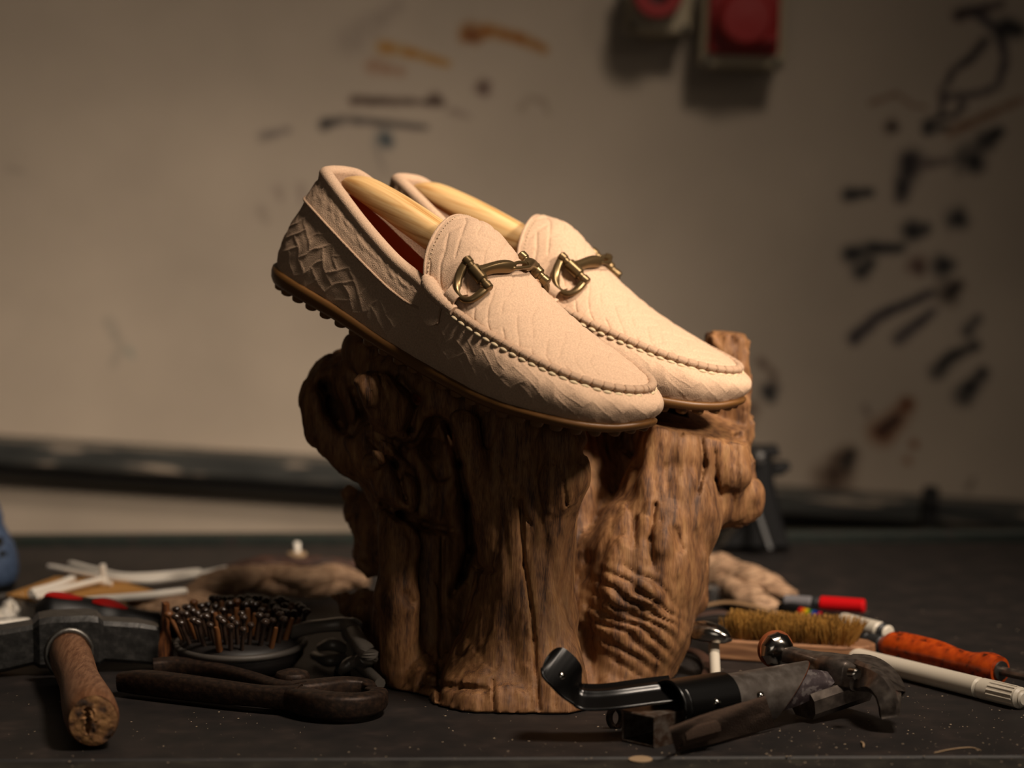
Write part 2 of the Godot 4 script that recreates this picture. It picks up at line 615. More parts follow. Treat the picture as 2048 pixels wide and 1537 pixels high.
func make_loafer() -> Node3D:
	var shoe := thing("suede_loafer", "", "shoe")
	var suede: Material = mats.suede
	# stations spaced evenly along the outline
	var M := 400
	var ts := PackedFloat32Array()
	var fine := PackedFloat32Array([0.0])
	for i in range(1, 1501):
		fine.append(fine[i - 1] + wall(i * .01, .5).distance_to(wall((i - 1) * .01, .5)))
	var total := fine[1500]
	var k := 0
	for i in M:
		var want := total * i / (M - 1)
		while k < 1499 and fine[k + 1] < want:
			k += 1
		ts.append((k + clampf((want - fine[k]) / maxf(fine[k + 1] - fine[k], 1e-9), 0, 1)) * .01)
	var nv := 84
	var p := PackedVector3Array()
	var rise := PackedFloat32Array()
	var soft := noise(60, 2, 5)
	for i in 2 * M - 2:
		var near := i < M
		var ii := i if near else 2 * M - 2 - i
		var t := ts[ii]
		var s := total * ii / (M - 1)
		var long := 0.0
		var before := wall(t, 0)
		var fade := lerpf(.80, 0.36, smoothstep(.12, .24, s))
		for j in nv:
			var v := float(j) / (nv - 1)
			var q := wall(t, v)
			long += q.distance_to(before)
			before = q
			p.append(mirrored(q, 1.0 if near else -1.0))
			var w := soft.get_noise_3d(q.x, q.y, q.z * (1.0 if near else -1.3))
			rise.append(plait(s + .003 * w + (0.0 if near else .004), long + .0035) * fade * smoothstep(0.0, .05, v) * smoothstep(1.0, .95, v) + .0006 * w)
	var mb := MB.new()
	displaced(mb, p, 2 * M - 2, nv, true, rise)
	part("upper", mb.mesh(-1), suede, shoe)

	# the apron with its tongue
	var nx := 190
	var nf := 120
	p = PackedVector3Array()
	rise = PackedFloat32Array()
	for i in nx:
		for j in nf:
			var b := -1.0 + 2.0 * j / (nf - 1)
			var phi := b * PI / 2
			var x0 := .1165 + .0135 * pow(absf(b), 2.6)
			var f := float(i) / (nx - 1)
			var x := lerpf(x0, .2709, f)
			p.append(apron(x, phi))
			var w := soft.get_noise_3d(x, b * .04, 3.0)
			rise.append(plait(x * 1.12 + .0015 * w, b * .040 + .0030) * lerpf(1.35, .9, f) * smoothstep(0, .03, f) + .0004 * w)
	mb = MB.new()
	displaced(mb, p, nx, nf, false, rise)
	var ap := part("apron", mb.mesh(-1), suede, shoe)
	mb = MB.new()
	var edge := PackedVector3Array()
	var under := PackedVector3Array()
	for j in 61:
		var b := -1.0 + 2.0 * j / 60
		var x0 := .1165 + .0135 * pow(absf(b), 2.6)
		edge.append(apron(x0, b * PI / 2, -.0009))
	mb.tube(edge, same(61, .0013), 8)
	part("tongue_edge", mb.mesh(-1), suede, ap)
	mb = MB.new()
	for i in 24:
		for j in 41:
			var b := -1.0 + 2.0 * j / 40
			under.append(apron(lerpf(.1165 + .0135 * pow(absf(b), 2.6), .2, i / 23.0), b * PI / 2 * .985, -.0022))
	mb.grid(under, 24, 41, false, false, true)
	part("tongue_lining", mb.mesh(-1), mats.lining, ap)
	# short stitches set in along the tongue's edge
	mb = MB.new()
	for j in 46:
		var b := -0.93 + 1.86 * j / 45
		var d := .011
		var a0 := apron(.1165 + .0135 * pow(absf(b), 2.6) + .0038, b * PI / 2, .0003)
		var a1 := apron(.1165 + .0135 * pow(absf(b + d), 2.6) + .0038, (b + d) * PI / 2, .0003)
		mb.tube(pv([a0, a0.lerp(a1, .3), a0.lerp(a1, .7), a1]), pf([.0001, .0004, .0004, .0001]), 6)
	part("tongue_stitching", mb.mesh(-1), mats.thread, ap)

	# the hand-sewn lip between upper and apron
	for side in [1.0, -1.0]:
		var path := PackedVector3Array()
		var rad := PackedFloat32Array()
		var s := 0.0
		var last := spline(SE, 7.3)
		var stitches := []
		for i in 401:
			var t := 7.3 + 7.7 * i / 400
			var q := spline(SE, t)
			var step := q.distance_to(last)
			if int((s + step) / .0064) != int(s / .0064):
				stitches.append(t)
			s += step
			last = q
			path.append(mirrored(q + outward(t) * .0004 + Vector3.UP * .0016, side))
			rad.append(.0029 * (1.0 - .40 * exp(-pow((fposmod(s / .0064 + .5, 1.0) - .5) / .085, 2.0))))
		mb = MB.new()
		mb.tube(path, rad, 12, 0.82)
		var lip := part("apron_seam", mb.mesh(-1), mats.suede_edge, shoe)
		for t in stitches:
			var t2: float = t + .0052 / maxf(spline(SE, minf(t + .5, 15.0)).distance_to(spline(SE, t)) * 2.0, .004)
			if t2 > 15.0:
				continue
			var path2 := PackedVector3Array()
			for g in 5:
				var tt := lerpf(t + .03, t2, g / 4.0)
				path2.append(mirrored(spline(SE, tt) + outward(tt) * .0032 - Vector3.UP * .0012, side))
			mb = MB.new()
			mb.tube(path2, pf([.0004, .0010, .0012, .0010, .0004]), 7)
			part("stitch", mb.mesh(-1), mats.thread, lip)

	# folded collar band with its rolled rim
	var cols := 150
	var band := PackedVector3Array()
	var folds := noise(1.0, 3, 11)
	var nb := 34
	for i in cols:
		var w := -1.0 + 2.0 * i / (cols - 1)
		var side := 1.0 if w >= 0 else -1.0
		var t := absf(w) * 6.85
		var o := outward(t)
		var e := spline(SE, t)
		var low := lerpf(.66, .60, smoothstep(2.0, 6.5, t)) + .10 * smoothstep(5.6, 6.85, t)
		var cen := e - Vector3.UP * .0026 - o * .0004
		var r := .0041
		for j in nb:
			var q: Vector3
			if j < 2:
				q = cen - o * .0034 - Vector3.UP * (.012 - .006 * j)
			elif j < 13:
				var a := PI - (j - 2) / 10.0 * (PI + .35)
				q = cen + (o * cos(a) + Vector3.UP * sin(a)) * r
			elif j < nb - 1:
				var f := float(j - 13) / (nb - 15)
				q = wall(t, lerpf(.90, low, f), .0019)
				var along := t * 2.2 * side
				q += o * (.0010 * folds.get_noise_2d(along * 1.6, f * 2.2) * (1.0 - f) - .0008 * exp(-pow((f - .10) / .10, 2)) * (0.6 + folds.get_noise_2d(along * 3.0, 7.0)))
			else:
				q = wall(t, low - .005, -.0004)
			band.append(mirrored(q, side))
	mb = MB.new()
	mb.grid(band, cols, nb)
	var collar := part("collar", mb.mesh(-1), suede, shoe)
	# piping along the lower edge of the band
	var pipe := PackedVector3Array()
	for i in cols:
		var w := -1.0 + 2.0 * i / (cols - 1)
		var t := absf(w) * 6.85
		var low := lerpf(.66, .60, smoothstep(2.0, 6.5, t)) + .10 * smoothstep(5.6, 6.85, t)
		pipe.append(mirrored(wall(t, low, .0018), 1.0 if w >= 0 else -1.0))
	mb = MB.new()
	mb.tube(pipe, same(cols, .0009), 7)
	part("piping", mb.mesh(-1), mats.suede_edge, collar)
	# sewn strip up the back of the heel
	var strip := func(u: float, w: float, lift: float) -> Vector3:
		var ww := (w - .5) * .9
		return mirrored(wall(absf(ww), lerpf(.03, .66, u), lift), signf(ww + 1e-9))
	mb = MB.new()
	sheet(mb, strip, 24, 9, .0012, .0004)
	part("heel_strip", mb.mesh(), suede, shoe)

	# leather lining and insole
	mb = MB.new()
	p = PackedVector3Array()
	for i in 120:
		var near := i < 60
		var t := (15.0 * i / 59.0) if near else 15.0 * (119 - i) / 59.0
		for j in 10:
			var v := lerpf(.05, .93, j / 9.0)
			p.append(mirrored(wall(t, v, -.0028), 1.0 if near else -1.0))
	mb.grid(p, 120, 10, true, false, true)
	part("lining", mb.mesh(-1), mats.lining, shoe)
	mb = MB.new()
	var floor_loop := PackedVector3Array()
	for i in 120:
		var near := i < 60
		var t := (15.0 * i / 59.0) if near else 15.0 * (119 - i) / 59.0
		floor_loop.append(mirrored(wall(t, .10, -.001), 1.0 if near else -1.0))
	mb.cap(floor_loop)
	part("insole", mb.mesh(-1), mats.lining, shoe)

	# gum rubber sole and its nubs
	var thick := PackedFloat32Array([.0102, .0102, .0102, .0100, .0092, .0080, .0076, .0074, .0072, .0068, .0066, .0062, .0058, .0056, .0055, .0055])
	var idx := PackedFloat32Array(range(16))
	var loops := []
	for lay in [[-.0045, 0.0], [-.0012, .06], [0.0002, .3], [.0008, .62], [.0006, .88], [-.0006, 1.0], [-.004, 1.0]]:
		var l := PackedVector3Array()
		for i in 160:
			var near := i < 80
			var t := (15.0 * i / 79.0) if near else 15.0 * (159 - i) / 79.0
			var b := spline(SB, t)
			var th := table(idx, thick, t)
			l.append(mirrored(b + outward(t) * (lay[0] + .0004) - Vector3.UP * th * (1.0 - lay[1]), 1.0 if near else -1.0))
		loops.append(l)
	mb = MB.new()
	mb.loft(loops)
	var sole := part("sole", mb.mesh(-1), mats.gum, shoe)
	mb = MB.new()
	mb.lathe(PackedVector2Array([Vector2(.0001, -.0036), Vector2(.0024, -.0035), Vector2(.0034, -.0029), Vector2(.0039, -.0016), Vector2(.0042, .0014)]), Transform3D(), 14)
	var nub := mb.mesh(50)
	var spots := []
	for ring in [[.0062, 1.0], [.0185, 1.35]]:
		var s := 0.0
		var last := wall(0.0, 0)
		for i in range(1, 1500):
			var t := i * .01
			var b := spline(SB, t)
			var step := b.distance_to(last)
			last = b
			var gap: float = .0125 * ring[1]
			if int((s + step) / gap) != int(s / gap):
				var q: Vector3 = b - outward(t) * ring[0]
				if q.z > .002:
					spots.append([q, t])
			s += step
	for sp in spots:
		for side in [1.0, -1.0]:
			var q: Vector3 = sp[0] - Vector3.UP * table(idx, thick, sp[1])
			part("sole_nub", nub, mats.gum, sole, Transform3D(Basis(), mirrored(q, side)))

	# rolled saddle ends, tabs and the metal bit, on both sides
	for side in [1.0, -1.0]:
		mb = MB.new()
		var cord := PackedVector3Array()
		var cr := PackedFloat32Array()
		for i in 60:
			var f := i / 59.0
			var t := lerpf(6.25, 7.95, f)
			cord.append(mirrored(spline(SE, t) + outward(t) * (.0034 - .0016 * f) + Vector3.UP * (.0048 - .0030 * f), side))
			cr.append((.0062 - .0026 * f) * (sqrt(maxf(sin(PI * clampf(f * 1.25 + .02, 0, 1)), 0.02)) if f < .4 else 1.0) + .00022 * sin(f * 60.0))
		mb.tube(cord, cr, 14, 0.9)
		part("saddle_roll", mb.mesh(-1), suede, shoe)
		var flap := func(u: float, w: float, lift: float) -> Vector3:
			var low := .56 + .16 * pow(absf(w - .55) * 1.9, 2.0)
			return mirrored(wall(lerpf(6.35, 7.45, w), lerpf(low, .99, u), lift), side)
		mb = MB.new()
		sheet(mb, flap, 10, 12, .0016, .0018)
		part("saddle_flap", mb.mesh(), suede, shoe)
		var tab := func(u: float, w: float, lift: float) -> Vector3:
			var waist := .0042 + .0034 * pow(absf(u - .55) * 1.8, 2.0)
			return mirrored(apron(.1545 + (w - .5) * 2.0 * waist - .004 * (1.0 - u), lerpf(1.52, 1.06, u), lift + .0030 * sin(PI * clampf(u * 1.15 - .12, 0.0, 1.0))), side)
		mb = MB.new()
		sheet(mb, tab, 14, 8, .0022, .0006)
		part("bit_tab", mb.mesh(), suede, shoe)
	var bit := Node3D.new()
	bit.name = "bit"
	shoe.add_child(bit)
	var bx := .1590
	var ph := .76
	for side in [1.0, -1.0]:
		var f := func(dx: float, dphi: float, lift: float) -> Vector3:
			return apron(bx + dx, (ph + dphi) * side, lift)
		var g0: Vector3 = f.call(-.0120, 0, .0046)
		var g1: Vector3 = f.call(.0105, 0, .0046)
		var dir := (g1 - g0).normalized()
		mb = MB.new()
		mb.rod(g0, g1, .0026, 14)
		for e in [g0 + dir * .0022, g1 - dir * .0022]:
			mb.rod(e - dir * .0026, e + dir * .0026, .0032, 14)
		mb.rod(g0.lerp(g1, .28), g0.lerp(g1, .74), .0040, 16)
		part("bit_bar", mb.mesh(), mats.brass, bit)
		# half ring, from end to end of the bar round through the tab
		var arc := PackedVector3Array()
		for i in 25:
			var a := PI * i / 24.0
			arc.append(f.call(-.001 - .0095 * cos(a), .0 + .42 * pow(sin(a), .8), .0040 - .0014 * sin(a)))
		mb = MB.new()
		mb.tube(arc, same(25, .0026), 10, 0.8, Vector3.UP, true, 2.6)
		part("bit_ring", mb.mesh(-1), mats.brass, bit)
		# arm that reaches to the middle
		var arm := PackedVector3Array()
		for i in 15:
			arm.append(f.call(-.001 + .0080 * i / 14.0, -.04 - .58 * i / 14.0, .0042))
		mb = MB.new()
		mb.tube(arm, pf([.0044, .0038, .0034, .0033, .0033, .0033, .0034, .0035, .0036, .0037, .0038, .0038, .0037, .0033, .0026]), 12, 0.8, Vector3.RIGHT, true, 3.0)
		part("bit_arm", mb.mesh(), mats.brass, bit)
	var link := PackedVector3Array()
	for i in 25:
		var a := TAU * i / 24.0
		link.append(apron(bx + .0075 + .0020 * sin(a), .20 * cos(a), .0052))
	mb = MB.new()
	mb.tube(link, same(25, .0011), 8)
	part("bit_link", mb.mesh(-1), mats.brass, bit)
	return shoe

# a pine bar that keeps the shoe in shape, lying in the opening
func make_shoe_tree() -> Node3D:
	var o := thing("shoe_tree", "", "shoe tree")
	var loops := []
	var bx := pf([.0285, .032, .038, .046, .060, .080, .107, .130, .150])
	var bt := pf([.0835, .0870, .0898, .0912, .0905, .0882, .0838, .0795, .0740])
	var bb := pf([.0815, .0795, .0780, .0765, .0737, .0695, .0640, .0585, .0540])
	var bw := pf([.0022, .0055, .0080, .0092, .0098, .0100, .0100, .0100, .0098])
	for i in 48:
		var x := lerpf(.0285, .150, pow(i / 47.0, 1.3))
		var top := table(bx, bt, x)
		var bottom := table(bx, bb, x)
		var hw := table(bx, bw, x)
		var cy := (top + bottom) / 2
		var hh := (top - bottom) / 2
		var l := PackedVector3Array()
		for k in 28:
			var a := TAU * k / 28
			var cx := cos(a)
			var sy := sin(a)
			l.append(Vector3(x, cy + hh * signf(sy) * pow(absf(sy), .7), -.001 + hw * signf(cx) * pow(absf(cx), .7)))
		loops.append(l)
	var mb := MB.new()
	mb.loft(loops)
	part("bar", mb.mesh(-1), mats.pine, o)
	# toe block out of sight under the apron
	loops = []
	for i in 20:
		var f := i / 19.0
		var x := lerpf(.15, .25, f)
		var w := lerpf(.026, .016, f * f) * sqrt(sin(PI * clampf(.06 + f * .88, 0, 1)))
		var l := PackedVector3Array()
		for k in 20:
			var a := TAU * k / 20
			l.append(Vector3(x, lerpf(.035, .027, f) + lerpf(.014, .006, f) * sin(a), w * cos(a)))
		loops.append(l)
	mb = MB.new()
	mb.loft(loops)
	part("toe_block", mb.mesh(-1), mats.pine, o)
	return o

func pose(yaw: float, pitch: float, where: Vector3) -> Transform3D:
	return Transform3D(Basis(Vector3.UP, deg_to_rad(yaw)) * Basis(Vector3.BACK, deg_to_rad(pitch)), where)


# ------------------------------------------------------------------ the driftwood stump
# tapered capsules joined smoothly, with cracks, folds and grain worked into the surface, meshed as surface nets
var ca := PackedVector3Array()
var cb := PackedVector3Array()
var cra := PackedFloat32Array()
var crb := PackedFloat32Array()
var cinv := PackedFloat32Array()
var dents := []

func limb(a: Array, b: Array) -> void:
	var p := at(a[0], a[1], a[2])
	var q := at(b[0], b[1], b[2])
	ca.append(p)
	cb.append(q - p)
	cra.append(a[3] * -a[2] / FPX)
	crb.append(b[3] * -b[2] / FPX)
	cinv.append(1.0 / maxf((q - p).length_squared(), 1e-9))

func knob(a: Array) -> void:
	limb(a, [a[0] + 1, a[1] + 1, a[2], a[3]])

func limbs(rows: Array) -> void:
	for i in rows.size() - 1:
		limb(rows[i], rows[i + 1])

func one(i: int, p: Vector3) -> float:
	var pa := p - ca[i]
	var h := clampf(pa.dot(cb[i]) * cinv[i], 0.0, 1.0)
	return (pa - cb[i] * h).length() - lerpf(cra[i], crb[i], h)

# a shallow line: points, half width and depth in pixels of the photograph's scale (3400 to the metre)
func dent(pts: Array, w: float, depth: float) -> void:
	for i in pts.size() - 1:
		dents.append([Vector2(pts[i][0], pts[i][1]), Vector2(pts[i + 1][0], pts[i + 1][1]), w, depth / 3400.0])

func seg_dist(p: Vector2, a: Vector2, b: Vector2) -> float:
	var d := b - a
	return (p - a - d * clampf((p - a).dot(d) / d.length_squared(), 0.0, 1.0)).length()

func make_stump(shoe_a: Transform3D, shoe_b: Transform3D) -> ArrayMesh:
	# core
	limbs([[1040, 1400, -1.715, 200], [1070, 1200, -1.725, 200], [1090, 1000, -1.745, 205], [1060, 860, -1.75, 190]])
	limbs([[900, 830, -1.745, 100], [800, 830, -1.745, 80]])
	# shoulder that carries the nearer shoe
	limbs([[728, 705, -1.690, 46], [790, 752, -1.665, 44], [870, 800, -1.645, 40], [960, 850, -1.635, 40]])
	# front lobe
	limbs([[1000, 1436, -1.615, 150], [1022, 1360, -1.630, 132], [1046, 1240, -1.636, 108], [1050, 1080, -1.636, 98], [1044, 960, -1.640, 120], [1028, 880, -1.650, 132]])
	limbs([[1098, 1428, -1.596, 92], [1080, 1330, -1.616, 84], [1060, 1150, -1.628, 80]])
	limbs([[1118, 890, -1.612, 56], [1126, 950, -1.608, 52], [1092, 1050, -1.618, 48], [1098, 1180, -1.622, 44]])
	limbs([[926, 850, -1.604, 32], [940, 930, -1.608, 32], [962, 1010, -1.618, 30], [985, 1110, -1.626, 30]])
	# left column
	limbs([[915, 1425, -1.660, 120], [872, 1360, -1.680, 112], [850, 1250, -1.690, 104], [850, 1080, -1.690, 90], [850, 960, -1.700, 112], [800, 890, -1.705, 112]])
	limbs([[800, 1330, -1.655, 42], [795, 1200, -1.65, 40], [800, 1090, -1.65, 36], [790, 980, -1.66, 40], [735, 880, -1.67, 50]])
	limbs([[792, 1372, -1.672, 44], [835, 1398, -1.648, 58], [905, 1428, -1.628, 70], [960, 1436, -1.612, 80]])
	limbs([[850, 1330, -1.66, 40], [880, 1390, -1.64, 60]])
	# upper left burl with its hollow, stub and knot
	limbs([[800, 890, -1.71, 100], [700, 800, -1.71, 92]])
	limbs([[690, 790, -1.72, 84], [800, 735, -1.74, 80]])
	limbs([[640, 800, -1.70, 38], [655, 860, -1.70, 40], [705, 915, -1.70, 40]])
	limbs([[860, 850, -1.68, 60], [795, 818, -1.650, 56], [744, 784, -1.634, 42]])
	knob([765, 905, -1.625, 24])
	knob([742, 925, -1.645, 20])
	# dark broken pieces at the left behind
	limbs([[800, 1080, -1.75, 80], [742, 1030, -1.76, 48], [696, 990, -1.765, 14]])
	limbs([[800, 1080, -1.75, 80], [752, 1110, -1.76, 46]])
	limbs([[800, 1290, -1.74, 82], [735, 1225, -1.745, 42], [672, 1196, -1.75, 9]])
	limbs([[800, 1290, -1.74, 82], [745, 1300, -1.745, 50], [720, 1270, -1.75, 26]])
	limbs([[800, 1360, -1.72, 80], [780, 1390, -1.72, 60]])
	# right side: folded belly, shoulder, nose and the upright splinter at the back
	limbs([[1196, 1408, -1.665, 112], [1238, 1340, -1.678, 108], [1256, 1240, -1.680, 128], [1284, 1130, -1.680, 128], [1335, 1020, -1.690, 108], [1368, 900, -1.705, 90], [1350, 820, -1.73, 100]])
	limbs([[1395, 1120, -1.715, 26], [1392, 1200, -1.715, 22], [1345, 1290, -1.71, 18], [1320, 1340, -1.70, 16]])
	limbs([[1390, 960, -1.705, 88], [1440, 985, -1.705, 70], [1487, 1003, -1.705, 42]])
	knob([1500, 985, -1.70, 26])
	knob([1452, 908, -1.690, 44])
	knob([1470, 948, -1.685, 36])
	limbs([[1455, 1000, -1.745, 58], [1452, 860, -1.755, 46], [1452, 690, -1.765, 45]])
	limbs([[1430, 900, -1.722, 60], [1415, 800, -1.745, 62]])
	limbs([[1440, 760, -1.755, 44], [1425, 880, -1.735, 66]])
	limbs([[1350, 900, -1.685, 72], [1395, 900, -1.69, 66]])
	limbs([[1400, 830, -1.69, 16], [1415, 900, -1.685, 18], [1405, 980, -1.68, 15]])
	knob([1356, 972, -1.672, 42])
	limbs([[1330, 1040, -1.656, 28], [1328, 1098, -1.644, 17]])
	knob([1275, 1181, -1.642, 24])
	knob([1304, 1187, -1.643, 15])
	limbs([[1262, 1020, -1.668, 18], [1245, 1100, -1.652, 22], [1225, 1200, -1.642, 18]])
	limbs([[1318, 870, -1.67, 22], [1300, 960, -1.665, 18], [1296, 1060, -1.652, 16]])

	dent([[1042, 1000], [1048, 1130], [1062, 1215], [1068, 1280], [1078, 1420]], 3.6, 13)
	dent([[885, 1080], [884, 1230], [878, 1400]], 4.5, 16)
	dent([[985, 1360], [988, 1435]], 3.2, 8)
	dent([[1105, 1280], [1112, 1420]], 2.6, 5)
	dent([[768, 1008], [800, 1030], [850, 1050], [902, 1062]], 11, 28)
	dent([[846, 1370], [968, 1380]], 8, 13)
	dent([[893, 850], [918, 930], [932, 1010], [942, 1100], [925, 1150], [905, 1190]], 8, 30)
	dent([[1105, 920], [1128, 960], [1132, 1010]], 3, 9)
	dent([[1060, 1050], [1030, 1000], [1000, 930]], 3, 7)
	dent([[1366, 800], [1362, 870]], 3, 9)
	dent([[1430, 905], [1432, 960], [1440, 990]], 4, 10)
	dent([[1310, 1010], [1300, 1080], [1305, 1130]], 5, 13)
	dent([[1350, 1060], [1362, 1100]], 7, 10)
	dent([[1270, 1040], [1268, 1090]], 6, 10)
	dent([[1400, 700], [1445, 730], [1452, 800]], 7, 10)
	dent([[1168, 900], [1160, 925]], 9, 12)
	dent([[1190, 900], [1200, 1000], [1178, 1120], [1172, 1260], [1200, 1400]], 14, 9)
	dent([[1225, 900], [1235, 980]], 22, 12)
	dent([[652, 775], [668, 815], [684, 848]], 17, 50)
	dent([[872, 850], [862, 900], [880, 950]], 18, 30)
	dent([[705, 870], [722, 830], [706, 780]], 8, 22)
	dent([[800, 760], [835, 800], [820, 860]], 10, 26)
	dent([[712, 800], [728, 840]], 7, 14)
	dent([[735, 760], [748, 800]], 3, 6)
	dent([[760, 752], [772, 795]], 3, 6)
	dent([[740, 880], [790, 930], [812, 1000]], 7, 18)
	dent([[812, 1190], [822, 1205]], 9, 14)
	dent([[1274, 1182], [1276, 1184]], 6, 16)
	dent([[930, 1115], [960, 1140], [985, 1142]], 5, 9)
	dent([[1400, 860], [1408, 930], [1395, 985]], 5, 12)
	dent([[1452, 880], [1480, 872]], 6, 10)

	var cell := .0014
	var lo := Vector3(-.140, .8985, -1.845)
	var nx := 224
	var ny := 176
	var nz := 220
	var val := PackedFloat32Array()
	val.resize(nx * ny * nz)
	val.fill(9.0)
	var grain := noise(1.0, 3, 21)
	var lump := noise(1.0, 3, 33)
	var ia := shoe_a.affine_inverse()
	var ib := shoe_b.affine_inverse()
	var tp := deg_to_rad(PITCH)
	var cs := cos(tp)
	var sn := sin(tp)
	var np := ca.size()
	var k := .0065
	var active := []
	var B := 4
	for bx in nx / B:
		for by in ny / B:
			for bz in nz / B:
				var mid := lo + Vector3(bx + .5, by + .5, bz + .5) * (B * cell)
				var dmin := 9.0
				var ds := PackedFloat32Array()
				ds.resize(np)
				for i in np:
					var d := one(i, mid)
					ds[i] = d
					dmin = minf(dmin, d)
				if dmin > .0160 or dmin < -.022:
					continue
				var use := PackedInt32Array()
				for i in np:
					if ds[i] < dmin + .0100 + k * 1.5:
						use.append(i)
				# which dents come near this block
				var rel := mid - EYE
				var dep := -(rel.y * sn + rel.z * cs)
				var uv := Vector2(1024.0 + FPX * rel.x / dep, 768.5 - FPX * (rel.y * cs - rel.z * sn) / dep)
				var cuts := []
				if mid.z > -1.735:
					for q in dents:
						if seg_dist(uv, q[0], q[1]) < q[2] * 2.4 + 14.0:
							cuts.append(q)
				active.append(Vector3i(bx, by, bz))
				for x in B:
					for y in B:
						for z in B:
							var gx := bx * B + x
							var gy := by * B + y
							var gz := bz * B + z
							var p := lo + Vector3(gx, gy, gz) * cell
							var d := 9.0
							for i in use:
								var e := one(i, p)
								var h := maxf(k - absf(d - e), 0.0) / k
								d = minf(d, e) - h * h * k * .25
							rel = p - EYE
							dep = -(rel.y * sn + rel.z * cs)
							var u := 1024.0 + FPX * rel.x / dep
							var w := 768.5 - FPX * (rel.y * cs - rel.z * sn) / dep
							# broad lumps and long vertical fibres
							d += .0016 * lump.get_noise_3d(p.x * 55.0, p.y * 30.0, p.z * 55.0)
							d += .0007 * grain.get_noise_3d(p.x * 320.0, p.y * 26.0, p.z * 320.0)
							var fl := lump.get_noise_3d(p.x * 30.0 + 4.0, p.y * 7.0, p.z * 30.0)
							d += .0055 * (maxf(0.0, .30 - absf(fl)) - .12)
							if p.z < -1.72:
								d += .0034 * grain.get_noise_3d(p.x * 95.0, p.y * 70.0, p.z * 95.0)
							# sagging folds of the belly
							var mx := (u - 1264.0) / 96.0
							var my := (w - 1240.0 - (u - 1268.0) * .15) / 112.0
							var mask := smoothstep(1.25, .55, sqrt(mx * mx + my * my))
							if mask > 0.0:
								var q := (w - .42 * (u - 1190.0) - .0011 * (u - 1190.0) * (u - 1190.0)) / 27.0 + .7 * lump.get_noise_2d(u * .004, w * .008)
								var wave := absf(sin(PI * q))
								d -= mask * (.0038 * (pow(wave, .75) - .5))
							for q in cuts:
								var t: float = seg_dist(Vector2(u, w), q[0], q[1]) / q[2]
								if t < 2.4:
									d += q[3] * exp(-t * t)
							# the bench below and the soles above
							d = maxf(d, (TOP + .0006) - p.y)
							for side in 2:
								var s: Vector3 = (ia if side == 0 else ib) * p
								var bd := Vector3(absf(s.x - .14) - .155, absf(s.y - .0950) - .0985, absf(s.z) - (.0480 if side == 0 else .0565))
								var bo := Vector3(maxf(bd.x, 0), maxf(bd.y, 0), maxf(bd.z, 0)).length() + minf(maxf(bd.x, maxf(bd.y, bd.z)), 0.0)
								d = maxf(d, -bo)
							# the splinter is sawn off flat
							d = maxf(d, p.y - 1.1105 - (p.x - .128) * -.10)
							val[(gx * ny + gy) * nz + gz] = d
	# surface nets
	var mb := MB.new()
	var vid := {}
	var sy := nz
	var sx := ny * nz
	var corner: Array[int] = [0, 1, sy, sy + 1, sx, sx + 1, sx + sy, sx + sy + 1]
	for blk in active:
		for x in B:
			for y in B:
				for z in B:
					var gx: int = blk.x * B + x
					var gy: int = blk.y * B + y
					var gz: int = blk.z * B + z
					if gx >= nx - 1 or gy >= ny - 1 or gz >= nz - 1:
						continue
					var o := (gx * ny + gy) * nz + gz
					var inside := 0
					var bad := false
					for c in 8:
						var s := val[o + corner[c]]
						if s > 8.0:
							bad = true
							break
						if s < 0.0:
							inside += 1
					if bad or inside == 0 or inside == 8:
						continue
					var sum := Vector3.ZERO
					var n := 0
					for c in 8:
						for bit in [1, 2, 4]:
							if c & bit == 0:
								var s0 := val[o + corner[c]]
								var s1 := val[o + corner[c | bit]]
								if (s0 < 0.0) != (s1 < 0.0):
									var f := s0 / (s0 - s1)
									var q := Vector3((c >> 2) & 1, (c >> 1) & 1, c & 1)
									var r := Vector3(((c | bit) >> 2) & 1, ((c | bit) >> 1) & 1, (c | bit) & 1)
									sum += q.lerp(r, f)
									n += 1
					vid[o] = mb.v.size()
					mb.v.append(lo + (Vector3(gx, gy, gz) + sum / n) * cell)
	for o in vid:
		var s0 := val[o]
		# edges along z, y and x that start at this corner; the four cells round each
		for e in [[1, sy, sx, false], [sy, sx, 1, false], [sx, 1, sy, false]]:
			var s1 := val[o + e[0]]
			if s1 > 8.0 or (s0 < 0.0) == (s1 < 0.0):
				continue
			var a: int = o
			var b: int = o - e[1]
			var c: int = o - e[1] - e[2]
			var d: int = o - e[2]
			if vid.has(b) and vid.has(c) and vid.has(d):
				if s0 < 0.0:
					mb.ix.append_array(PackedInt32Array([vid[a], vid[c], vid[b], vid[a], vid[d], vid[c]]))
				else:
					mb.ix.append_array(PackedInt32Array([vid[a], vid[b], vid[c], vid[a], vid[c], vid[d]]))
	# patches of weathering, as tints of the wood
	var blot := noise(1.0, 4, 44)
	for p in mb.v:
		var f := blot.get_noise_3d(p.x * 38.0, p.y * 22.0, p.z * 38.0)
		var g := blot.get_noise_3d(p.x * 160.0 + 9.0, p.y * 40.0, p.z * 160.0)
		var q := clampf(.88 + .40 * f + .18 * g, .35, 1.15)
		var grey := clampf(.5 + 1.3 * blot.get_noise_3d(p.x * 24.0 - 5.0, p.y * 18.0, p.z * 24.0), 0.0, 1.0) * .4
		mb.c.append(Color(q, lerpf(q * .93, q * .98, grey), lerpf(q * .82, q * .96, grey)))
	print("stump verts ", mb.v.size())
	return mb.mesh(-1)


# ------------------------------------------------------------------ the workshop
const WALL_Z := -2.5
const WALL_W := 3.6
const WALL_H := 2.8
var wall_im: Image

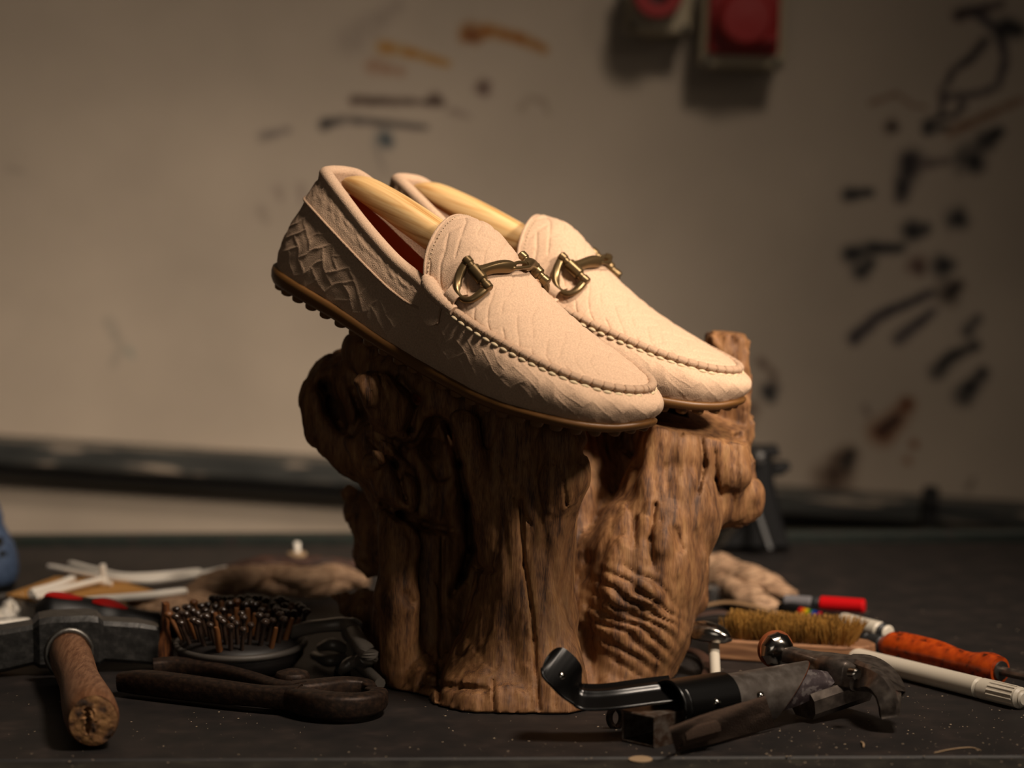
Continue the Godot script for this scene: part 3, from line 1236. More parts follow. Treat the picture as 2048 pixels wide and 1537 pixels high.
# soft sprayed stroke on the wall, given along the photograph's pixels; colour as paint
func spray(pts: Array, w: float, col: Color, strength := 1.0, soft := 1.0) -> void:
	var s := wall_im.get_width() / WALL_W
	var q := PackedVector2Array()
	for p in pts:
		var m := at(p[0], p[1], WALL_Z)
		q.append(Vector2((m.x + WALL_W * .5) * s, (WALL_H - m.y) * s))
	var r := w * 2.5 / FPX * s
	var reach := r * (1.0 + 1.7 * soft)
	var lo := q[0]
	var hi := q[0]
	for p in q:
		lo = lo.min(p)
		hi = hi.max(p)
	var speck := noise(.12, 3, int(pts[0][0]))
	for y in range(maxi(0, int(lo.y - reach)), mini(wall_im.get_height(), int(hi.y + reach) + 1)):
		for x in range(maxi(0, int(lo.x - reach)), mini(wall_im.get_width(), int(hi.x + reach) + 1)):
			var d := 1e9
			for i in q.size() - 1:
				var e := q[i + 1] - q[i]
				var h := clampf((Vector2(x, y) - q[i]).dot(e) / maxf(e.length_squared(), .01), 0.0, 1.0)
				d = minf(d, (Vector2(x, y) - q[i] - e * h).length() / lerpf(1.0, .62, (i + h) / (q.size() - 1)))
			var f := pow(smoothstep(reach, 0.0, d), 1.5) * strength * (1.0 + .7 * speck.get_noise_2d(x, y))
			if f > 0.003:
				wall_im.set_pixel(x, y, wall_im.get_pixel(x, y).lerp(col, clampf(f, 0.0, 1.0)))

func paint_wall() -> ImageTexture:
	var n := noise(.008, 5, 8)
	wall_im = n.get_seamless_image(2048, 1593)
	wall_im.convert(Image.FORMAT_RGB8)
	var d := wall_im.get_data()
	var base := Color(.645, .59, .53)
	var lut := PackedByteArray()
	for i in 256:
		var f := .93 + .12 * (i / 255.0)
		lut.append_array(PackedByteArray([int(base.r * f * 255), int(base.g * f * 255), int(base.b * (f - .01) * 255)]))
	for i in range(0, d.size(), 3):
		var k := d[i] * 3
		d[i] = lut[k]
		d[i + 1] = lut[k + 1]
		d[i + 2] = lut[k + 2]
	wall_im = Image.create_from_data(2048, 1593, false, Image.FORMAT_RGB8, d)
	var black := Color(.05, .045, .05)
	var brown := Color(.17, .10, .07)
	var ochre := Color(.55, .30, .06)
	# upper middle: dashes of ochre, brown and black
	spray([[935, 65], [975, 60], [1030, 72], [1085, 96]], 11, Color(.52, .30, .05), .85)
	spray([[940, 66], [950, 74]], 15, Color(.40, .20, .03), .8)
	spray([[762, 92], [820, 104], [892, 126]], 9, Color(.58, .38, .10), .75)
	spray([[745, 130], [800, 142]], 12, Color(.50, .33, .22), .5)
	spray([[706, 200], [780, 201], [870, 204]], 7, brown, .8)
	spray([[868, 198], [880, 204]], 10, brown, .7)
	spray([[650, 246], [690, 237], [770, 246], [850, 254]], 7, Color(.14, .12, .12), .7)
	spray([[648, 247], [660, 243]], 9, black, .7)
	spray([[525, 272], [575, 258]], 8, Color(.30, .27, .26), .5)
	spray([[769, 280], [773, 284]], 14, Color(.10, .16, .20), .75)
	spray([[752, 300], [766, 340]], 5, Color(.35, .33, .32), .3)
	spray([[965, 175], [969, 182]], 12, Color(.22, .13, .10), .7)
	spray([[1040, 215], [1055, 195], [1085, 200], [1095, 225]], 6, Color(.42, .36, .30), .35)
	spray([[900, 220], [935, 232]], 6, Color(.35, .28, .25), .4)
	spray([[700, 80], [790, 10]], 22, Color(.45, .40, .36), .35)
	# right: a scribbled loop and a swarm of blots
	spray([[1915, 28], [1960, 18], [2000, 6]], 9, Color(.13, .07, .07), .9)
	spray([[1950, 22], [1995, 60], [2010, 115], [1995, 170], [1960, 185], [1925, 190]], 7, Color(.12, .09, .12), .85)
	spray([[2010, 55], [2040, 60]], 16, black, .9)
	spray([[1970, 80], [1940, 115], [1905, 140], [1882, 180], [1880, 225]], 7, Color(.12, .09, .10), .85)
	spray([[1890, 195], [1915, 188], [1925, 210], [1905, 232], [1885, 230]], 6, Color(.13, .10, .11), .85)
	spray([[1850, 246], [1880, 232]], 6, black, .9)
	spray([[1852, 260], [1890, 252]], 7, black, .95)
	spray([[1740, 205], [1790, 186], [1825, 210], [1850, 214]], 4, Color(.33, .20, .12), .6)
	spray([[1900, 262], [1960, 235], [2040, 198]], 8, Color(.33, .17, .07), .6)
	spray([[1783, 253], [1787, 255]], 11, Color(.14, .08, .05), .9)
	spray([[1970, 280], [1995, 262]], 14, black, .9)
	spray([[1940, 318], [1950, 325]], 22, black, .9)
	spray([[1820, 320], [1808, 360], [1800, 390]], 17, Color(.08, .06, .07), .9)
	spray([[1835, 328], [1895, 320]], 9, Color(.20, .15, .15), .6)
	spray([[1695, 388], [1738, 384]], 10, black, .95)
	spray([[1822, 460], [1848, 456]], 15, black, .95)
	spray([[1915, 438], [1922, 442]], 17, black, .95)
	spray([[1698, 508], [1740, 496], [1800, 495]], 12, black, .95)
	spray([[1720, 540], [1740, 525]], 13, black, .9)
	spray([[1833, 533], [1836, 538]], 14, Color(.17, .06, .04), .85)
	spray([[1885, 530], [1897, 527]], 16, black, .95)
	spray([[1898, 582], [1912, 570]], 17, Color(.09, .05, .03), .9)
	spray([[1705, 675], [1740, 645], [1760, 628], [1800, 612], [1860, 585]], 10, Color(.07, .05, .08), .85)
	spray([[1795, 675], [1865, 622]], 10, Color(.08, .06, .09), .8)
	spray([[1933, 660], [1955, 635]], 10, Color(.08, .07, .08), .8)
	spray([[1872, 742], [1905, 710], [1950, 690]], 12, Color(.07, .06, .06), .85)
	spray([[1925, 790], [1965, 745]], 15, Color(.07, .06, .06), .85)
	spray([[1762, 862], [1785, 845], [1812, 808]], 14, Color(.32, .13, .02), .8, 1.6)
	spray([[1764, 860], [1795, 832]], 9, Color(.12, .05, .02), .85)
	spray([[1665, 955], [1690, 915]], 23, Color(.17, .09, .04), .75, 1.3)
	spray([[1692, 925], [1703, 905]], 10, Color(.07, .05, .03), .8)
	spray([[1827, 888], [1829, 891]], 7, Color(.35, .16, .05), .7)
	spray([[1814, 921], [1816, 923]], 7, Color(.35, .16, .05), .6)
	spray([[1728, 815], [1736, 828]], 6, Color(.28, .22, .20), .5)
	spray([[1935, 975], [1945, 958]], 6, Color(.3, .26, .22), .5)
	spray([[1520, 722], [1545, 745], [1548, 775]], 7, Color(.25, .17, .13), .6)
	spray([[1537, 782], [1540, 795]], 13, Color(.05, .05, .06), .9)
	spray([[1500, 815], [1495, 850]], 12, Color(.28, .20, .16), .5)
	# left: faint smudges
	spray([[215, 645], [240, 690], [225, 730]], 9, Color(.48, .46, .42), .35)
	spray([[255, 700], [262, 712]], 6, Color(.36, .44, .42), .35)
	spray([[555, 380], [560, 395]], 8, Color(.40, .34, .31), .4)
	spray([[600, 370], [602, 405]], 7, Color(.42, .36, .33), .35)
	spray([[520, 420], [530, 440]], 8, Color(.42, .37, .33), .35)
	spray([[15, 335], [45, 342]], 5, Color(.45, .42, .38), .3)
	return ImageTexture.create_from_image(wall_im)

func room() -> void:
	# back wall: a slab whose front carries the paint
	var mb := MB.new()
	var hw := WALL_W * .5
	var f := [Vector3(-hw, 0, WALL_Z), Vector3(hw, 0, WALL_Z), Vector3(hw, WALL_H, WALL_Z), Vector3(-hw, WALL_H, WALL_Z)]
	var b := []
	for q in f:
		b.append(q - Vector3(0, 0, .12))
	mb.v.append_array(pv(f + b))
	mb.uv = PackedVector2Array([Vector2(0, 1), Vector2(1, 1), Vector2(1, 0), Vector2(0, 0), Vector2(0, 1), Vector2(1, 1), Vector2(1, 0), Vector2(0, 0)])
	mb.ix = PackedInt32Array([0, 2, 1, 0, 3, 2, 4, 5, 6, 4, 6, 7, 0, 1, 5, 0, 5, 4, 3, 6, 2, 3, 7, 6, 1, 2, 6, 1, 6, 5, 0, 4, 7, 0, 7, 3])
	var wm := mat(Color.WHITE, .75)
	wm.albedo_texture = paint_wall()
	structure("wall_back", mb.mesh(20), wm)
	var dark := tri(mat(Color(.42, .39, .36), .9), Vector3(.8, .8, .8), tex.plaster)
	for w in [["wall_left", Vector3(.12, WALL_H, 5.0), Vector3(-hw - .06, WALL_H / 2, -.05)], ["wall_right", Vector3(.12, WALL_H, 5.0), Vector3(hw + .06, WALL_H / 2, -.05)], ["wall_front", Vector3(WALL_W + .24, .95, .12), Vector3(0, .475, 2.5)], ["wall_front_above", Vector3(WALL_W + .24, WALL_H - 2.15, .12), Vector3(0, (WALL_H + 2.15) / 2, 2.5)], ["wall_front_left", Vector3(.52, 1.2, .12), Vector3(-1.66, 1.55, 2.5)], ["wall_front_right", Vector3(1.92, 1.2, .12), Vector3(.96, 1.55, 2.5)]]:
		mb = MB.new()
		mb.box(w[1], Transform3D(Basis(), w[2]), .002)
		structure(w[0], mb.mesh(), dark)
	mb = MB.new()
	mb.box(Vector3(WALL_W + .24, .1, 5.24), Transform3D(Basis(), Vector3(0, -.05, 0)), .002)
	structure("floor", mb.mesh(), tri(mat(Color(.30, .28, .26), .8), Vector3(1.5, 1.5, 1.5), tex.plaster))
	mb = MB.new()
	mb.box(Vector3(WALL_W + .24, .1, 5.24), Transform3D(Basis(), Vector3(0, WALL_H + .05, 0)), .002)
	structure("ceiling", mb.mesh(), dark)

# added fill light behind the camera, shaped as a faint frosted window
func add_fill_panel(energy: float) -> void:
	var c := Vector3(-.70, 1.55, 2.5)
	var o := Node3D.new()
	o.name = "fill_panel_1"
	o.set_meta("kind", "structure")
	add_child(o)
	o.position = c
	var mb := MB.new()
	for q in [[Vector3(1.4, .05, .08), Vector3(0, .575, 0)], [Vector3(1.4, .05, .08), Vector3(0, -.575, 0)], [Vector3(.05, 1.2, .08), Vector3(-.675, 0, 0)], [Vector3(.05, 1.2, .08), Vector3(.675, 0, 0)], [Vector3(.04, 1.1, .06), Vector3.ZERO]]:
		mb.box(q[0], Transform3D(Basis(), q[1]), .004)
	part("fill_panel_frame", mb.mesh(), mats.grey_plastic, o)
	var panel_glow := mat(Color(.8, .8, .8), .6)
	panel_glow.emission_enabled = true
	panel_glow.emission = Color(1.0, .95, .88)
	panel_glow.emission_energy_multiplier = .6
	mb = MB.new()
	mb.box(Vector3(1.3, 1.1, .006), Transform3D(Basis(), Vector3(0, 0, .01)), .001)
	part("fill_panel_glow", mb.mesh(), panel_glow, o)
	var l := AreaLight3D.new()
	l.name = "fill_light"
	o.add_child(l)
	l.position = Vector3(0, 0, -.06)
	l.area_size = Vector2(1.3, 1.1)
	l.light_energy = energy
	l.light_color = Color(1.0, .95, .88)
	l.area_range = 12.0
	l.area_attenuation = 2.0
	l.shadow_enabled = true

# a studio lamp, out of the frame
func lamp(where: Vector3, target: Vector3, energy: float, cone: float, size: float, color: Color, label: String) -> void:
	var o := thing("studio_lamp", label, "lamp", where)
	o.look_at(target)
	var back := Transform3D(Basis(Vector3.RIGHT, PI / 2), Vector3.ZERO)
	var mb := MB.new()
	mb.lathe(PackedVector2Array([Vector2(.02, .34), Vector2(.09, .33), Vector2(.13, .28), Vector2(.15, .05), Vector2(.165, .03), Vector2(.165, .0), Vector2(.155, .0), Vector2(.15, .03)]), back, 28, false)
	part("housing", mb.mesh(), mats.black_paint, o)
	mb = MB.new()
	mb.lathe(PackedVector2Array([Vector2(.001, .018), Vector2(.09, .020), Vector2(.15, .028)]), back, 28, false)
	var glass := mat(Color(.9, .85, .75), .3)
	glass.emission_enabled = true
	glass.emission = color
	glass.emission_energy_multiplier = 2.0
	part("lamp_lens", mb.mesh(), glass, o)
	mb = MB.new()
	mb.tube(curve(pv([Vector3(-.16, 0, .15), Vector3(-.16, -.14, .15), Vector3(0, -.20, .15), Vector3(.16, -.14, .15), Vector3(.16, 0, .15)]), 17), same(17, .008), 8, .5, Vector3.BACK)
	part("yoke", mb.mesh(-1), mats.black_paint, o)
	var l := SpotLight3D.new()
	l.name = "beam"
	o.add_child(l)
	l.position = Vector3(0, 0, -.012)
	l.light_color = color
	l.light_energy = energy
	l.light_size = size
	l.spot_angle = cone
	l.spot_angle_attenuation = 1.0
	l.spot_range = 12.0
	l.spot_attenuation = 2.0
	l.shadow_enabled = true
	var neck := Vector3(0, -.20, .15)
	var top := o.to_global(neck)
	mb = MB.new()
	if where.y > 2.0:
		mb.rod(Vector3(0, .12, .2), o.to_local(Vector3(o.to_global(Vector3(0, .12, .2)).x, WALL_H, o.to_global(Vector3(0, .12, .2)).z)), .014, 12)
		part("pole", mb.mesh(), mats.black_paint, o)
		return
	mb.rod(neck, o.to_local(Vector3(top.x, .02, top.z)), .014, 12)
	part("pole", mb.mesh(), mats.black_paint, o)
	var base := Vector3(top.x, .0, top.z)
	for k in 3:
		var a := TAU * k / 3 + .4
		mb = MB.new()
		mb.rod(o.to_local(base + Vector3(0, .32, 0)), o.to_local(base + Vector3(cos(a) * .38, .012, sin(a) * .38)), .010, 10)
		part("leg", mb.mesh(), mats.black_paint, o)

func bench() -> Node3D:
	var o := thing("workbench", "dark stained wooden workbench with scratched, dusty top", "workbench", Vector3(0, 0, -1.9))
	var turn := Basis(Vector3.UP, deg_to_rad(.9))
	var mb := MB.new()
	mb.box(Vector3(2.2, .04, .725), Transform3D(turn, Vector3(0, TOP - .02, .0705)), .0015)
	part("top", mb.mesh(), mats.bench, o)
	mb = MB.new()
	mb.box(Vector3(2.2, .045, .05), Transform3D(turn, Vector3(0, TOP - .0232, .4585)), .0015)
	part("front_lip", mb.mesh(), mats.bench_lip, o)
	mb = MB.new()
	mb.box(Vector3(2.2, .05, .02), Transform3D(Basis(Vector3.UP, deg_to_rad(2.2)), Vector3(0, TOP - .018, -.305)), .002)
	part("back_strip", mb.mesh(), mats.bench_green, o)
	for x in [-1.0, 1.0]:
		for z in [-.22, .38]:
			mb = MB.new()
			mb.box(Vector3(.07, TOP - .04, .07), Transform3D(Basis(), Vector3(x, (TOP - .04) / 2, z)), .003)
			part("leg", mb.mesh(), mats.bench_lip, o)
	return o

func socket_box(x0: float, x1: float, y0: float, y1: float, cap: bool, label: String) -> void:
	# a wall socket in a grey housing; pixel box of its front face
	var z := WALL_Z + .052
	var a := at(x0, y1, z)
	var b := at(x1, y0, z)
	var mid := (a + b) / 2
	var w := b.x - a.x
	var h := b.y - a.y
	var o := thing("industrial_socket", label, "socket", Vector3(mid.x, mid.y, WALL_Z))
	o.rotation.z = deg_to_rad(-1.6)
	var mb := MB.new()
	mb.box(Vector3(w * .97, h * .985, .040), Transform3D(Basis(), Vector3(0, 0, .020)), .006)
	part("back_box", mb.mesh(), mats.dark_plastic, o)
	mb = MB.new()
	mb.box(Vector3(w, h, .014), Transform3D(Basis(), Vector3(0, 0, .046)), .004)
	var face := part("face_frame", mb.mesh(), mats.grey_plastic, o)
	for sx in [-1, 1]:
		for sy in [-1, 1]:
			mb = MB.new()
			mb.lathe(PackedVector2Array([Vector2(.0005, .0012), Vector2(.003, .001), Vector2(.0036, 0)]), Transform3D(Basis(Vector3.RIGHT, PI / 2), Vector3(sx * (w * .5 - .006), sy * (h * .5 - .006), .0535)), 10)
			part("screw", mb.mesh(), mats.dark_plastic, face)
	if cap:
		mb = MB.new()
		mb.box(Vector3(w * .84, h * .80, .010), Transform3D(Basis(), Vector3(.0, h * .05, .057)), .003)
		part("red_plate", mb.mesh(), mats.red_plastic, o)
		mb = MB.new()
		mb.lathe(PackedVector2Array([Vector2(.001, .026), Vector2(w * .28, .025), Vector2(w * .33, .021), Vector2(w * .34, 0)]), Transform3D(Basis(Vector3.RIGHT, PI / 2), Vector3(.0, .004, .061)), 26)
		part("hinged_lid", mb.mesh(), mats.red_plastic, o)
		mb = MB.new()
		mb.box(Vector3(w * .26, .012, .02), Transform3D(Basis(Vector3.BACK, .15), Vector3(w * .26, -h * .16, .072)), .003)
		part("latch", mb.mesh(), mats.red_plastic, o)
	else:
		mb = MB.new()
		mb.lathe(PackedVector2Array([Vector2(w * .16, .008), Vector2(w * .17, .030), Vector2(w * .36, .030), Vector2(w * .38, .026), Vector2(w * .39, 0)]), Transform3D(Basis(Vector3.RIGHT, PI / 2), Vector3(-.002, h * .14, .051)), 26, false)
		part("red_collar", mb.mesh(), mats.red_plastic, o)
		mb = MB.new()
		mb.lathe(PackedVector2Array([Vector2(.001, .012), Vector2(w * .165, .012)]), Transform3D(Basis(Vector3.RIGHT, PI / 2), Vector3(-.002, h * .14, .051)), 20, false)
		part("socket_core", mb.mesh(), mats.dark_plastic, o)
		mb = MB.new()
		mb.box(Vector3(w * .5, .012, .02), Transform3D(Basis(), Vector3(0, -h * .5 + .004, .037)), .004)
		part("gland", mb.mesh(), mats.grey_plastic, o)

func wall_things() -> void:
	socket_box(1251, 1385, -60, 70, false, "grey wall socket with a round red collar beside the red lidded one")
	socket_box(1402, 1572, -45, 138, true, "wall socket with a large red hinged lid in a grey frame")
	# the rail that runs along the wall, sloping a little
	var z := WALL_Z + .022
	var p0 := at(-300, 880, z)
	var p1 := at(2350, 1052, z)
	var d := p1 - p0
	var o := thing("wall_rail", "long chipped dark metal rail sloping along the wall behind the bench", "rail", p0)
	var ang := atan2(d.y, d.x)
	o.rotation.z = ang
	var mb := MB.new()
	var L := d.length()
	mb.box(Vector3(L, .022, .044), Transform3D(Basis(), Vector3(L / 2, 0, 0)), .003)
	part("rail_bar", mb.mesh(), mats.rail, o)
	mb = MB.new()
	mb.box(Vector3(L, .012, .03), Transform3D(Basis(), Vector3(L / 2, -.016, -.007)), .002)
	part("lower_flange", mb.mesh(), mats.rail_dark, o)
	for px in [1865.0]:
		var q := at(px, 0, z)
		var x := (q.x - p0.x) / cos(ang)
		mb = MB.new()
		mb.box(Vector3(.014, .075, .012), Transform3D(Basis(), Vector3(x, -.012, .028)), .002)
		var br := part("bracket", mb.mesh(), mats.rail_dark, o)
		mb = MB.new()
		mb.lathe(PackedVector2Array([Vector2(.0005, .004), Vector2(.005, .003), Vector2(.006, 0)]), Transform3D(Basis(Vector3.RIGHT, PI / 2), Vector3(x, .012, .034)), 10)
		part("bolt", mb.mesh(), mats.rail_dark, br)
	# black stand half hidden behind the stump
	var foot := Vector3(at(1520, 1090, -2.16).x, TOP, -2.16)
	o = thing("bench_stand", "black metal stand with two short arms standing behind the stump", "stand", foot)
	var prof := func(px: float, py: float) -> Vector2:
		var q := at(px, py, -2.16) - foot
		return Vector2(q.x, q.y)
	var sc := func(rows: Array) -> PackedVector2Array:
		var out := PackedVector2Array()
		for r in rows:
			out.append(prof.call(r[0], r[1]))
		return out
	mb = MB.new()
	mb.slab(sc.call([[1578, 1092], [1560, 1030], [1545, 960], [1540, 900], [1500, 890], [1490, 960], [1480, 1040], [1440, 1092]]), .035, Transform3D(Basis(), Vector3(0, 0, 0)), .003)
	part("body", mb.mesh(), mats.black_paint, o)
	mb = MB.new()
	mb.slab(sc.call([[1490, 893], [1553, 890], [1555, 908], [1490, 910]]), .03, Transform3D(Basis(), Vector3(0, 0, .006)), .002)
	part("arm", mb.mesh(), mats.black_paint, o)
	mb = MB.new()
	mb.slab(sc.call([[1500, 930], [1578, 926], [1580, 936], [1560, 950], [1500, 952]]), .026, Transform3D(Basis(), Vector3(0, 0, -.004)), .002)
	part("arm", mb.mesh(), mats.black_paint, o)
	mb = MB.new()
	var bq: Vector2 = prof.call(1512, 908)
	mb.lathe(PackedVector2Array([Vector2(.0005, .006), Vector2(.005, .005), Vector2(.006, 0)]), Transform3D(Basis(Vector3.RIGHT, PI / 2), Vector3(bq.x, bq.y, .021)), 12)
	part("bolt", mb.mesh(), mats.steel, o)
	mb = MB.new()
	var l0: Vector2 = prof.call(1500, 990)
	var l1: Vector2 = prof.call(1530, 1085)
	mb.rod(Vector3(l0.x, l0.y, .024), Vector3(l1.x, l1.y, .045), .0035, 8)
	part("lever", mb.mesh(), mats.dark_plastic, o)


# ------------------------------------------------------------------ things at the left of the bench
# points given as [px, py, height over the bench] become positions
func way(rows: Array, n := 0) -> PackedVector3Array:
	var p := PackedVector3Array()
	for r in rows:
		p.append(on(r[0], r[1], r[2]))
	return curve(p, n) if n > 0 else p

func radii(keys: Array, n: int) -> PackedFloat32Array:
	var x := PackedFloat32Array()
	for i in keys.size():
		x.append(float(i) / (keys.size() - 1))
	var out := PackedFloat32Array()
	for i in n:
		out.append(table(x, PackedFloat32Array(keys), float(i) / (n - 1)))
	return out

func moved(o: Node3D, p: PackedVector3Array) -> PackedVector3Array:
	var q := PackedVector3Array()
	for a in p:
		q.append(a - o.position)
	return q

func cobbler_hammer() -> void:
	var eye := on(138, 1306, .0182)
	var butt := on(187, 1442, .0172)
	var o := thing("hammer", "old hammer with black steel head and worn brown wooden handle pointing forwards", "hammer", Vector3(eye.x, TOP, eye.z))
	# handle
	var d := (butt - eye).normalized()
	var n := 40
	var p := PackedVector3Array()
	for i in n:
		p.append(eye.lerp(butt, i / (n - 1.0)) - o.position)
	var r := radii([.0122, .0130, .0128, .0124, .0122, .0128, .0138, .0148, .0153, .0150], n)
	r[n - 1] *= .90
	r[n - 2] *= .97
	var mb := MB.new()
	mb.tube(p, r, 26, 1.06, Vector3.UP, false)
	var hm := part("handle", mb.mesh(-1), mats.handle_wood, o)
	# rough sawn end with a chip
	var loops := []
	var side := d.cross(Vector3.UP).normalized()
	var up := side.cross(d)
	var chip := noise(90, 3, 5)
	for k in 9:
		var l := PackedVector3Array()
		var f := 1.0 - k / 8.0
		for j in 26:
			var a := TAU * j / 26
			var q := side * cos(a) * r[n - 1] * f + up * sin(a) * r[n - 1] * 1.06 * f
			var dip := .0012 * chip.get_noise_3dv(q * 6.0) + .0016 * (1.0 - f)
			if k > 0 and absf(q.dot(side) - .0035) < .0012 and q.dot(up) > -.006 and q.dot(up) < .007:
				dip -= .0035
			l.append(p[n - 1] + q + d * dip)
		loops.append(l)
	mb = MB.new()
	mb.loft(loops, false, true)
	part("handle_end", mb.mesh(45), mats.end_grain, hm)
	# head: block round the handle, a thick arm each way
	var ax := (on(300, 1291, .0150) - on(-80, 1306, .0150)).normalized()
	var back := ax.cross(Vector3.UP).normalized()
	var xf := Transform3D(Basis(ax, Vector3.UP, -back), on(136, 1285, .0188) - o.position)
	var rect := func(hw: float, hh: float, x: float, y := 0.0, z := 0.0) -> PackedVector3Array:
		var c := minf(hw, hh) * .22
		var l := PackedVector3Array()
		for q in [[hw, hh - c], [hw - c, hh], [-hw + c, hh], [-hw, hh - c], [-hw, -hh + c], [-hw + c, -hh], [hw - c, -hh], [hw, -hh + c]]:
			l.append(xf * Vector3(x, q[1] + y, q[0] + z))
		return l
	mb = MB.new()
	mb.loft([rect.call(.011, .0125, -.072, -.004), rect.call(.0125, .0140, -.069, -.004), rect.call(.0125, .0135, -.040, -.002), rect.call(.0118, .0128, -.022, .001), rect.call(.0150, .0158, -.018, .002), rect.call(.0155, .0165, -.010, .0025), rect.call(.0155, .0165, .012, .0025), rect.call(.0148, .0158, .0185, .002), rect.call(.0115, .0130, .022, .0015), rect.call(.0112, .0130, .045, -.001), rect.call(.0098, .0125, .055, -.003), rect.call(.009, .0115, .057, -.003)])
	part("head", mb.mesh(30), mats.forged, o)
	# bright ring where the handle enters
	mb = MB.new()
	var rim := PackedVector3Array()
	for k in 25:
		var a := TAU * k / 24
		rim.append(eye - o.position + d * .0030 + side * cos(a) * .0138 + up * sin(a) * .0146)
	mb.tube(rim, same(25, .0021), 8)
	part("eye_ring", mb.mesh(-1), mats.worn_steel, o)
	# round marks pressed into the sides of the head
	for x in [-.046, .034]:
		mb = MB.new()
		var ring := PackedVector3Array()
		for k in 19:
			var a := TAU * k / 18
			ring.append(xf * Vector3(x + .0062 * cos(a), -.002 + .0048 * sin(a), .0122 if x < 0 else .0114))
		mb.tube(ring, same(19, .0006), 6)
		part("stamp", mb.mesh(-1), mats.forged, o)

func grip_handle() -> void:
	var a := on(70, 1236, .019)
	var b := on(318, 1252, .011)
	var o := thing("tool_handle", "black rubber tool handle with red inlays lying behind the hammer", "handle", Vector3(a.x, TOP, a.z))
	var n := 40
	var p := PackedVector3Array()
	for i in n:
		p.append(a.lerp(b, i / (n - 1.0)) - o.position)
	var r := radii([.0105, .0175, .0185, .0180, .0168, .0165, .0172, .0160, .0130, .0110, .0100, .0098], n)
	var mb := MB.new()
	mb.tube(p, r, 24, .95)
	part("grip", mb.mesh(-1), mats.rubber, o)
	# ribs along the side
	var d := (b - a).normalized()
	var side := d.cross(Vector3.UP).normalized()
	for i in 20:
		var k := 5 + i
		mb = MB.new()
		var arc := PackedVector3Array()
		for j in 9:
			var t := lerpf(-.7, .35, j / 8.0)
			arc.append(p[k] + side * cos(t) * (r[k] + .0002) + Vector3.UP * sin(t) * (r[k] + .0002) * .95)
		mb.tube(arc, same(9, .0011), 6)
		part("rib", mb.mesh(-1), mats.rubber, o)
	for span in [[3, 15, 1.30, .26], [18, 29, 1.12, .26]]:
		var f := func(u: float, w: float, lift: float) -> Vector3:
			var q := lerpf(span[0], span[1], u)
			var i := int(q)
			var c := p[i].lerp(p[i + 1], q - i)
			var rr := lerpf(r[i], r[i + 1], q - i) + lift
			var t: float = span[2] + (w - .5) * 2.0 * span[3] * sqrt(maxf(sin(PI * clampf(u, .02, .98)), 0.0))
			return c + side * cos(t) * rr + Vector3.UP * sin(t) * rr * .95
		mb = MB.new()
		sheet(mb, f, 16, 8, .0014, -.0004)
		part("red_inlay", mb.mesh(), mats.red_rubber, o)
	mb = MB.new()
	mb.rod(b - o.position - d * .004, b - o.position + d * .03, .0082, 14)
	part("ferrule", mb.mesh(), mats.forged, o)

func round_brush() -> void:
	var c := on(482, 1300, .012)
	var o := thing("round_brush", "dark oval brush lying on its back, ball-tipped bristles upwards", "brush", Vector3(c.x, TOP, c.z))
	var rx := .0405
	var rz := .052
	var loops := []
	for s in [[.55, .0008], [.86, .003], [.98, .009], [1.0, .014], [.97, .0185], [.90, .0215], [.55, .0245], [.15, .0255]]:
		var l := PackedVector3Array()
		for k in 36:
			var a := TAU * k / 36
			l.append(Vector3(cos(a) * rx * s[0], s[1], sin(a) * rz * s[0]))
		loops.append(l)
	var mb := MB.new()
	mb.loft(loops)
	var body := part("brush_head", mb.mesh(-1), mats.dark_pad, o)
	mb = MB.new()
	var rim := PackedVector3Array()
	for k in 37:
		var a := TAU * k / 36
		rim.append(Vector3(cos(a) * rx * 1.0, .0165, sin(a) * rz * 1.0))
	mb.tube(rim, same(37, .0022), 8)
	part("rim", mb.mesh(-1), mats.grey_rubber, body)
	mb = MB.new()
	mb.lathe(PackedVector2Array([Vector2(.0013, 0), Vector2(.0010, .012), Vector2(.0012, .0138), Vector2(.0020, .0150), Vector2(.0021, .0160), Vector2(.0015, .0172), Vector2(.0002, .0176)]), Transform3D(), 8)
	var pin := mb.mesh(50)
	mb = MB.new()
	mb.lathe(PackedVector2Array([Vector2(.0016, 0), Vector2(.0013, .0135), Vector2(.0010, .0150), Vector2(.0001, .0152)]), Transform3D(), 8)
	var blunt := mb.mesh(50)
	var rng := RandomNumberGenerator.new()
	rng.seed = 7
	var rows := 11
	for j in rows:
		for i in 11:
			var x := (i + (.5 if j % 2 else 0.0) - 5.25) / 5.6
			var z := (j - 5.0) / 5.4
			if x * x + z * z > .92:
				continue
			var tilt := Basis(Vector3.BACK, -x * .36 + rng.randf_range(-.06, .06)) * Basis(Vector3.RIGHT, z * .30 + rng.randf_range(-.06, .06))
			var y := lerpf(.0240, .0200, clampf(x * x + z * z, 0, 1))
			var k := rng.randf()
			part("bristle", pin if k < .8 else blunt, mats.bristle_tip if k < .78 else mats.bristle_brown, o, Transform3D(tilt.scaled(Vector3(1.25, 1.0, 1.25) * rng.randf_range(.92, 1.14)), Vector3(x * rx * .95, y, z * rz * .95)))

func wooden_wedge() -> void:
	var z := on(330, 1338, 0).z
	var base := Vector3(at(330, 1338, z).x, TOP, z)
	var o := PackedVector2Array()
	for q in [[311, 1338], [348, 1338], [343, 1292], [337, 1255], [338, 1206], [325, 1206], [323, 1252], [312, 1284]]:
		var w := at(q[0], q[1], z) - base
		o.append(Vector2(w.x, maxf(w.y, 0.0)))
	var mb := MB.new()
	mb.slab(o, .011, Transform3D(Basis(Vector3.UP, .25), Vector3.ZERO), .0012)
	single("wooden_wedge", mb.mesh(), mats.amber_wood, "small upright splinter of amber wood beside the round brush", "wedge", base)

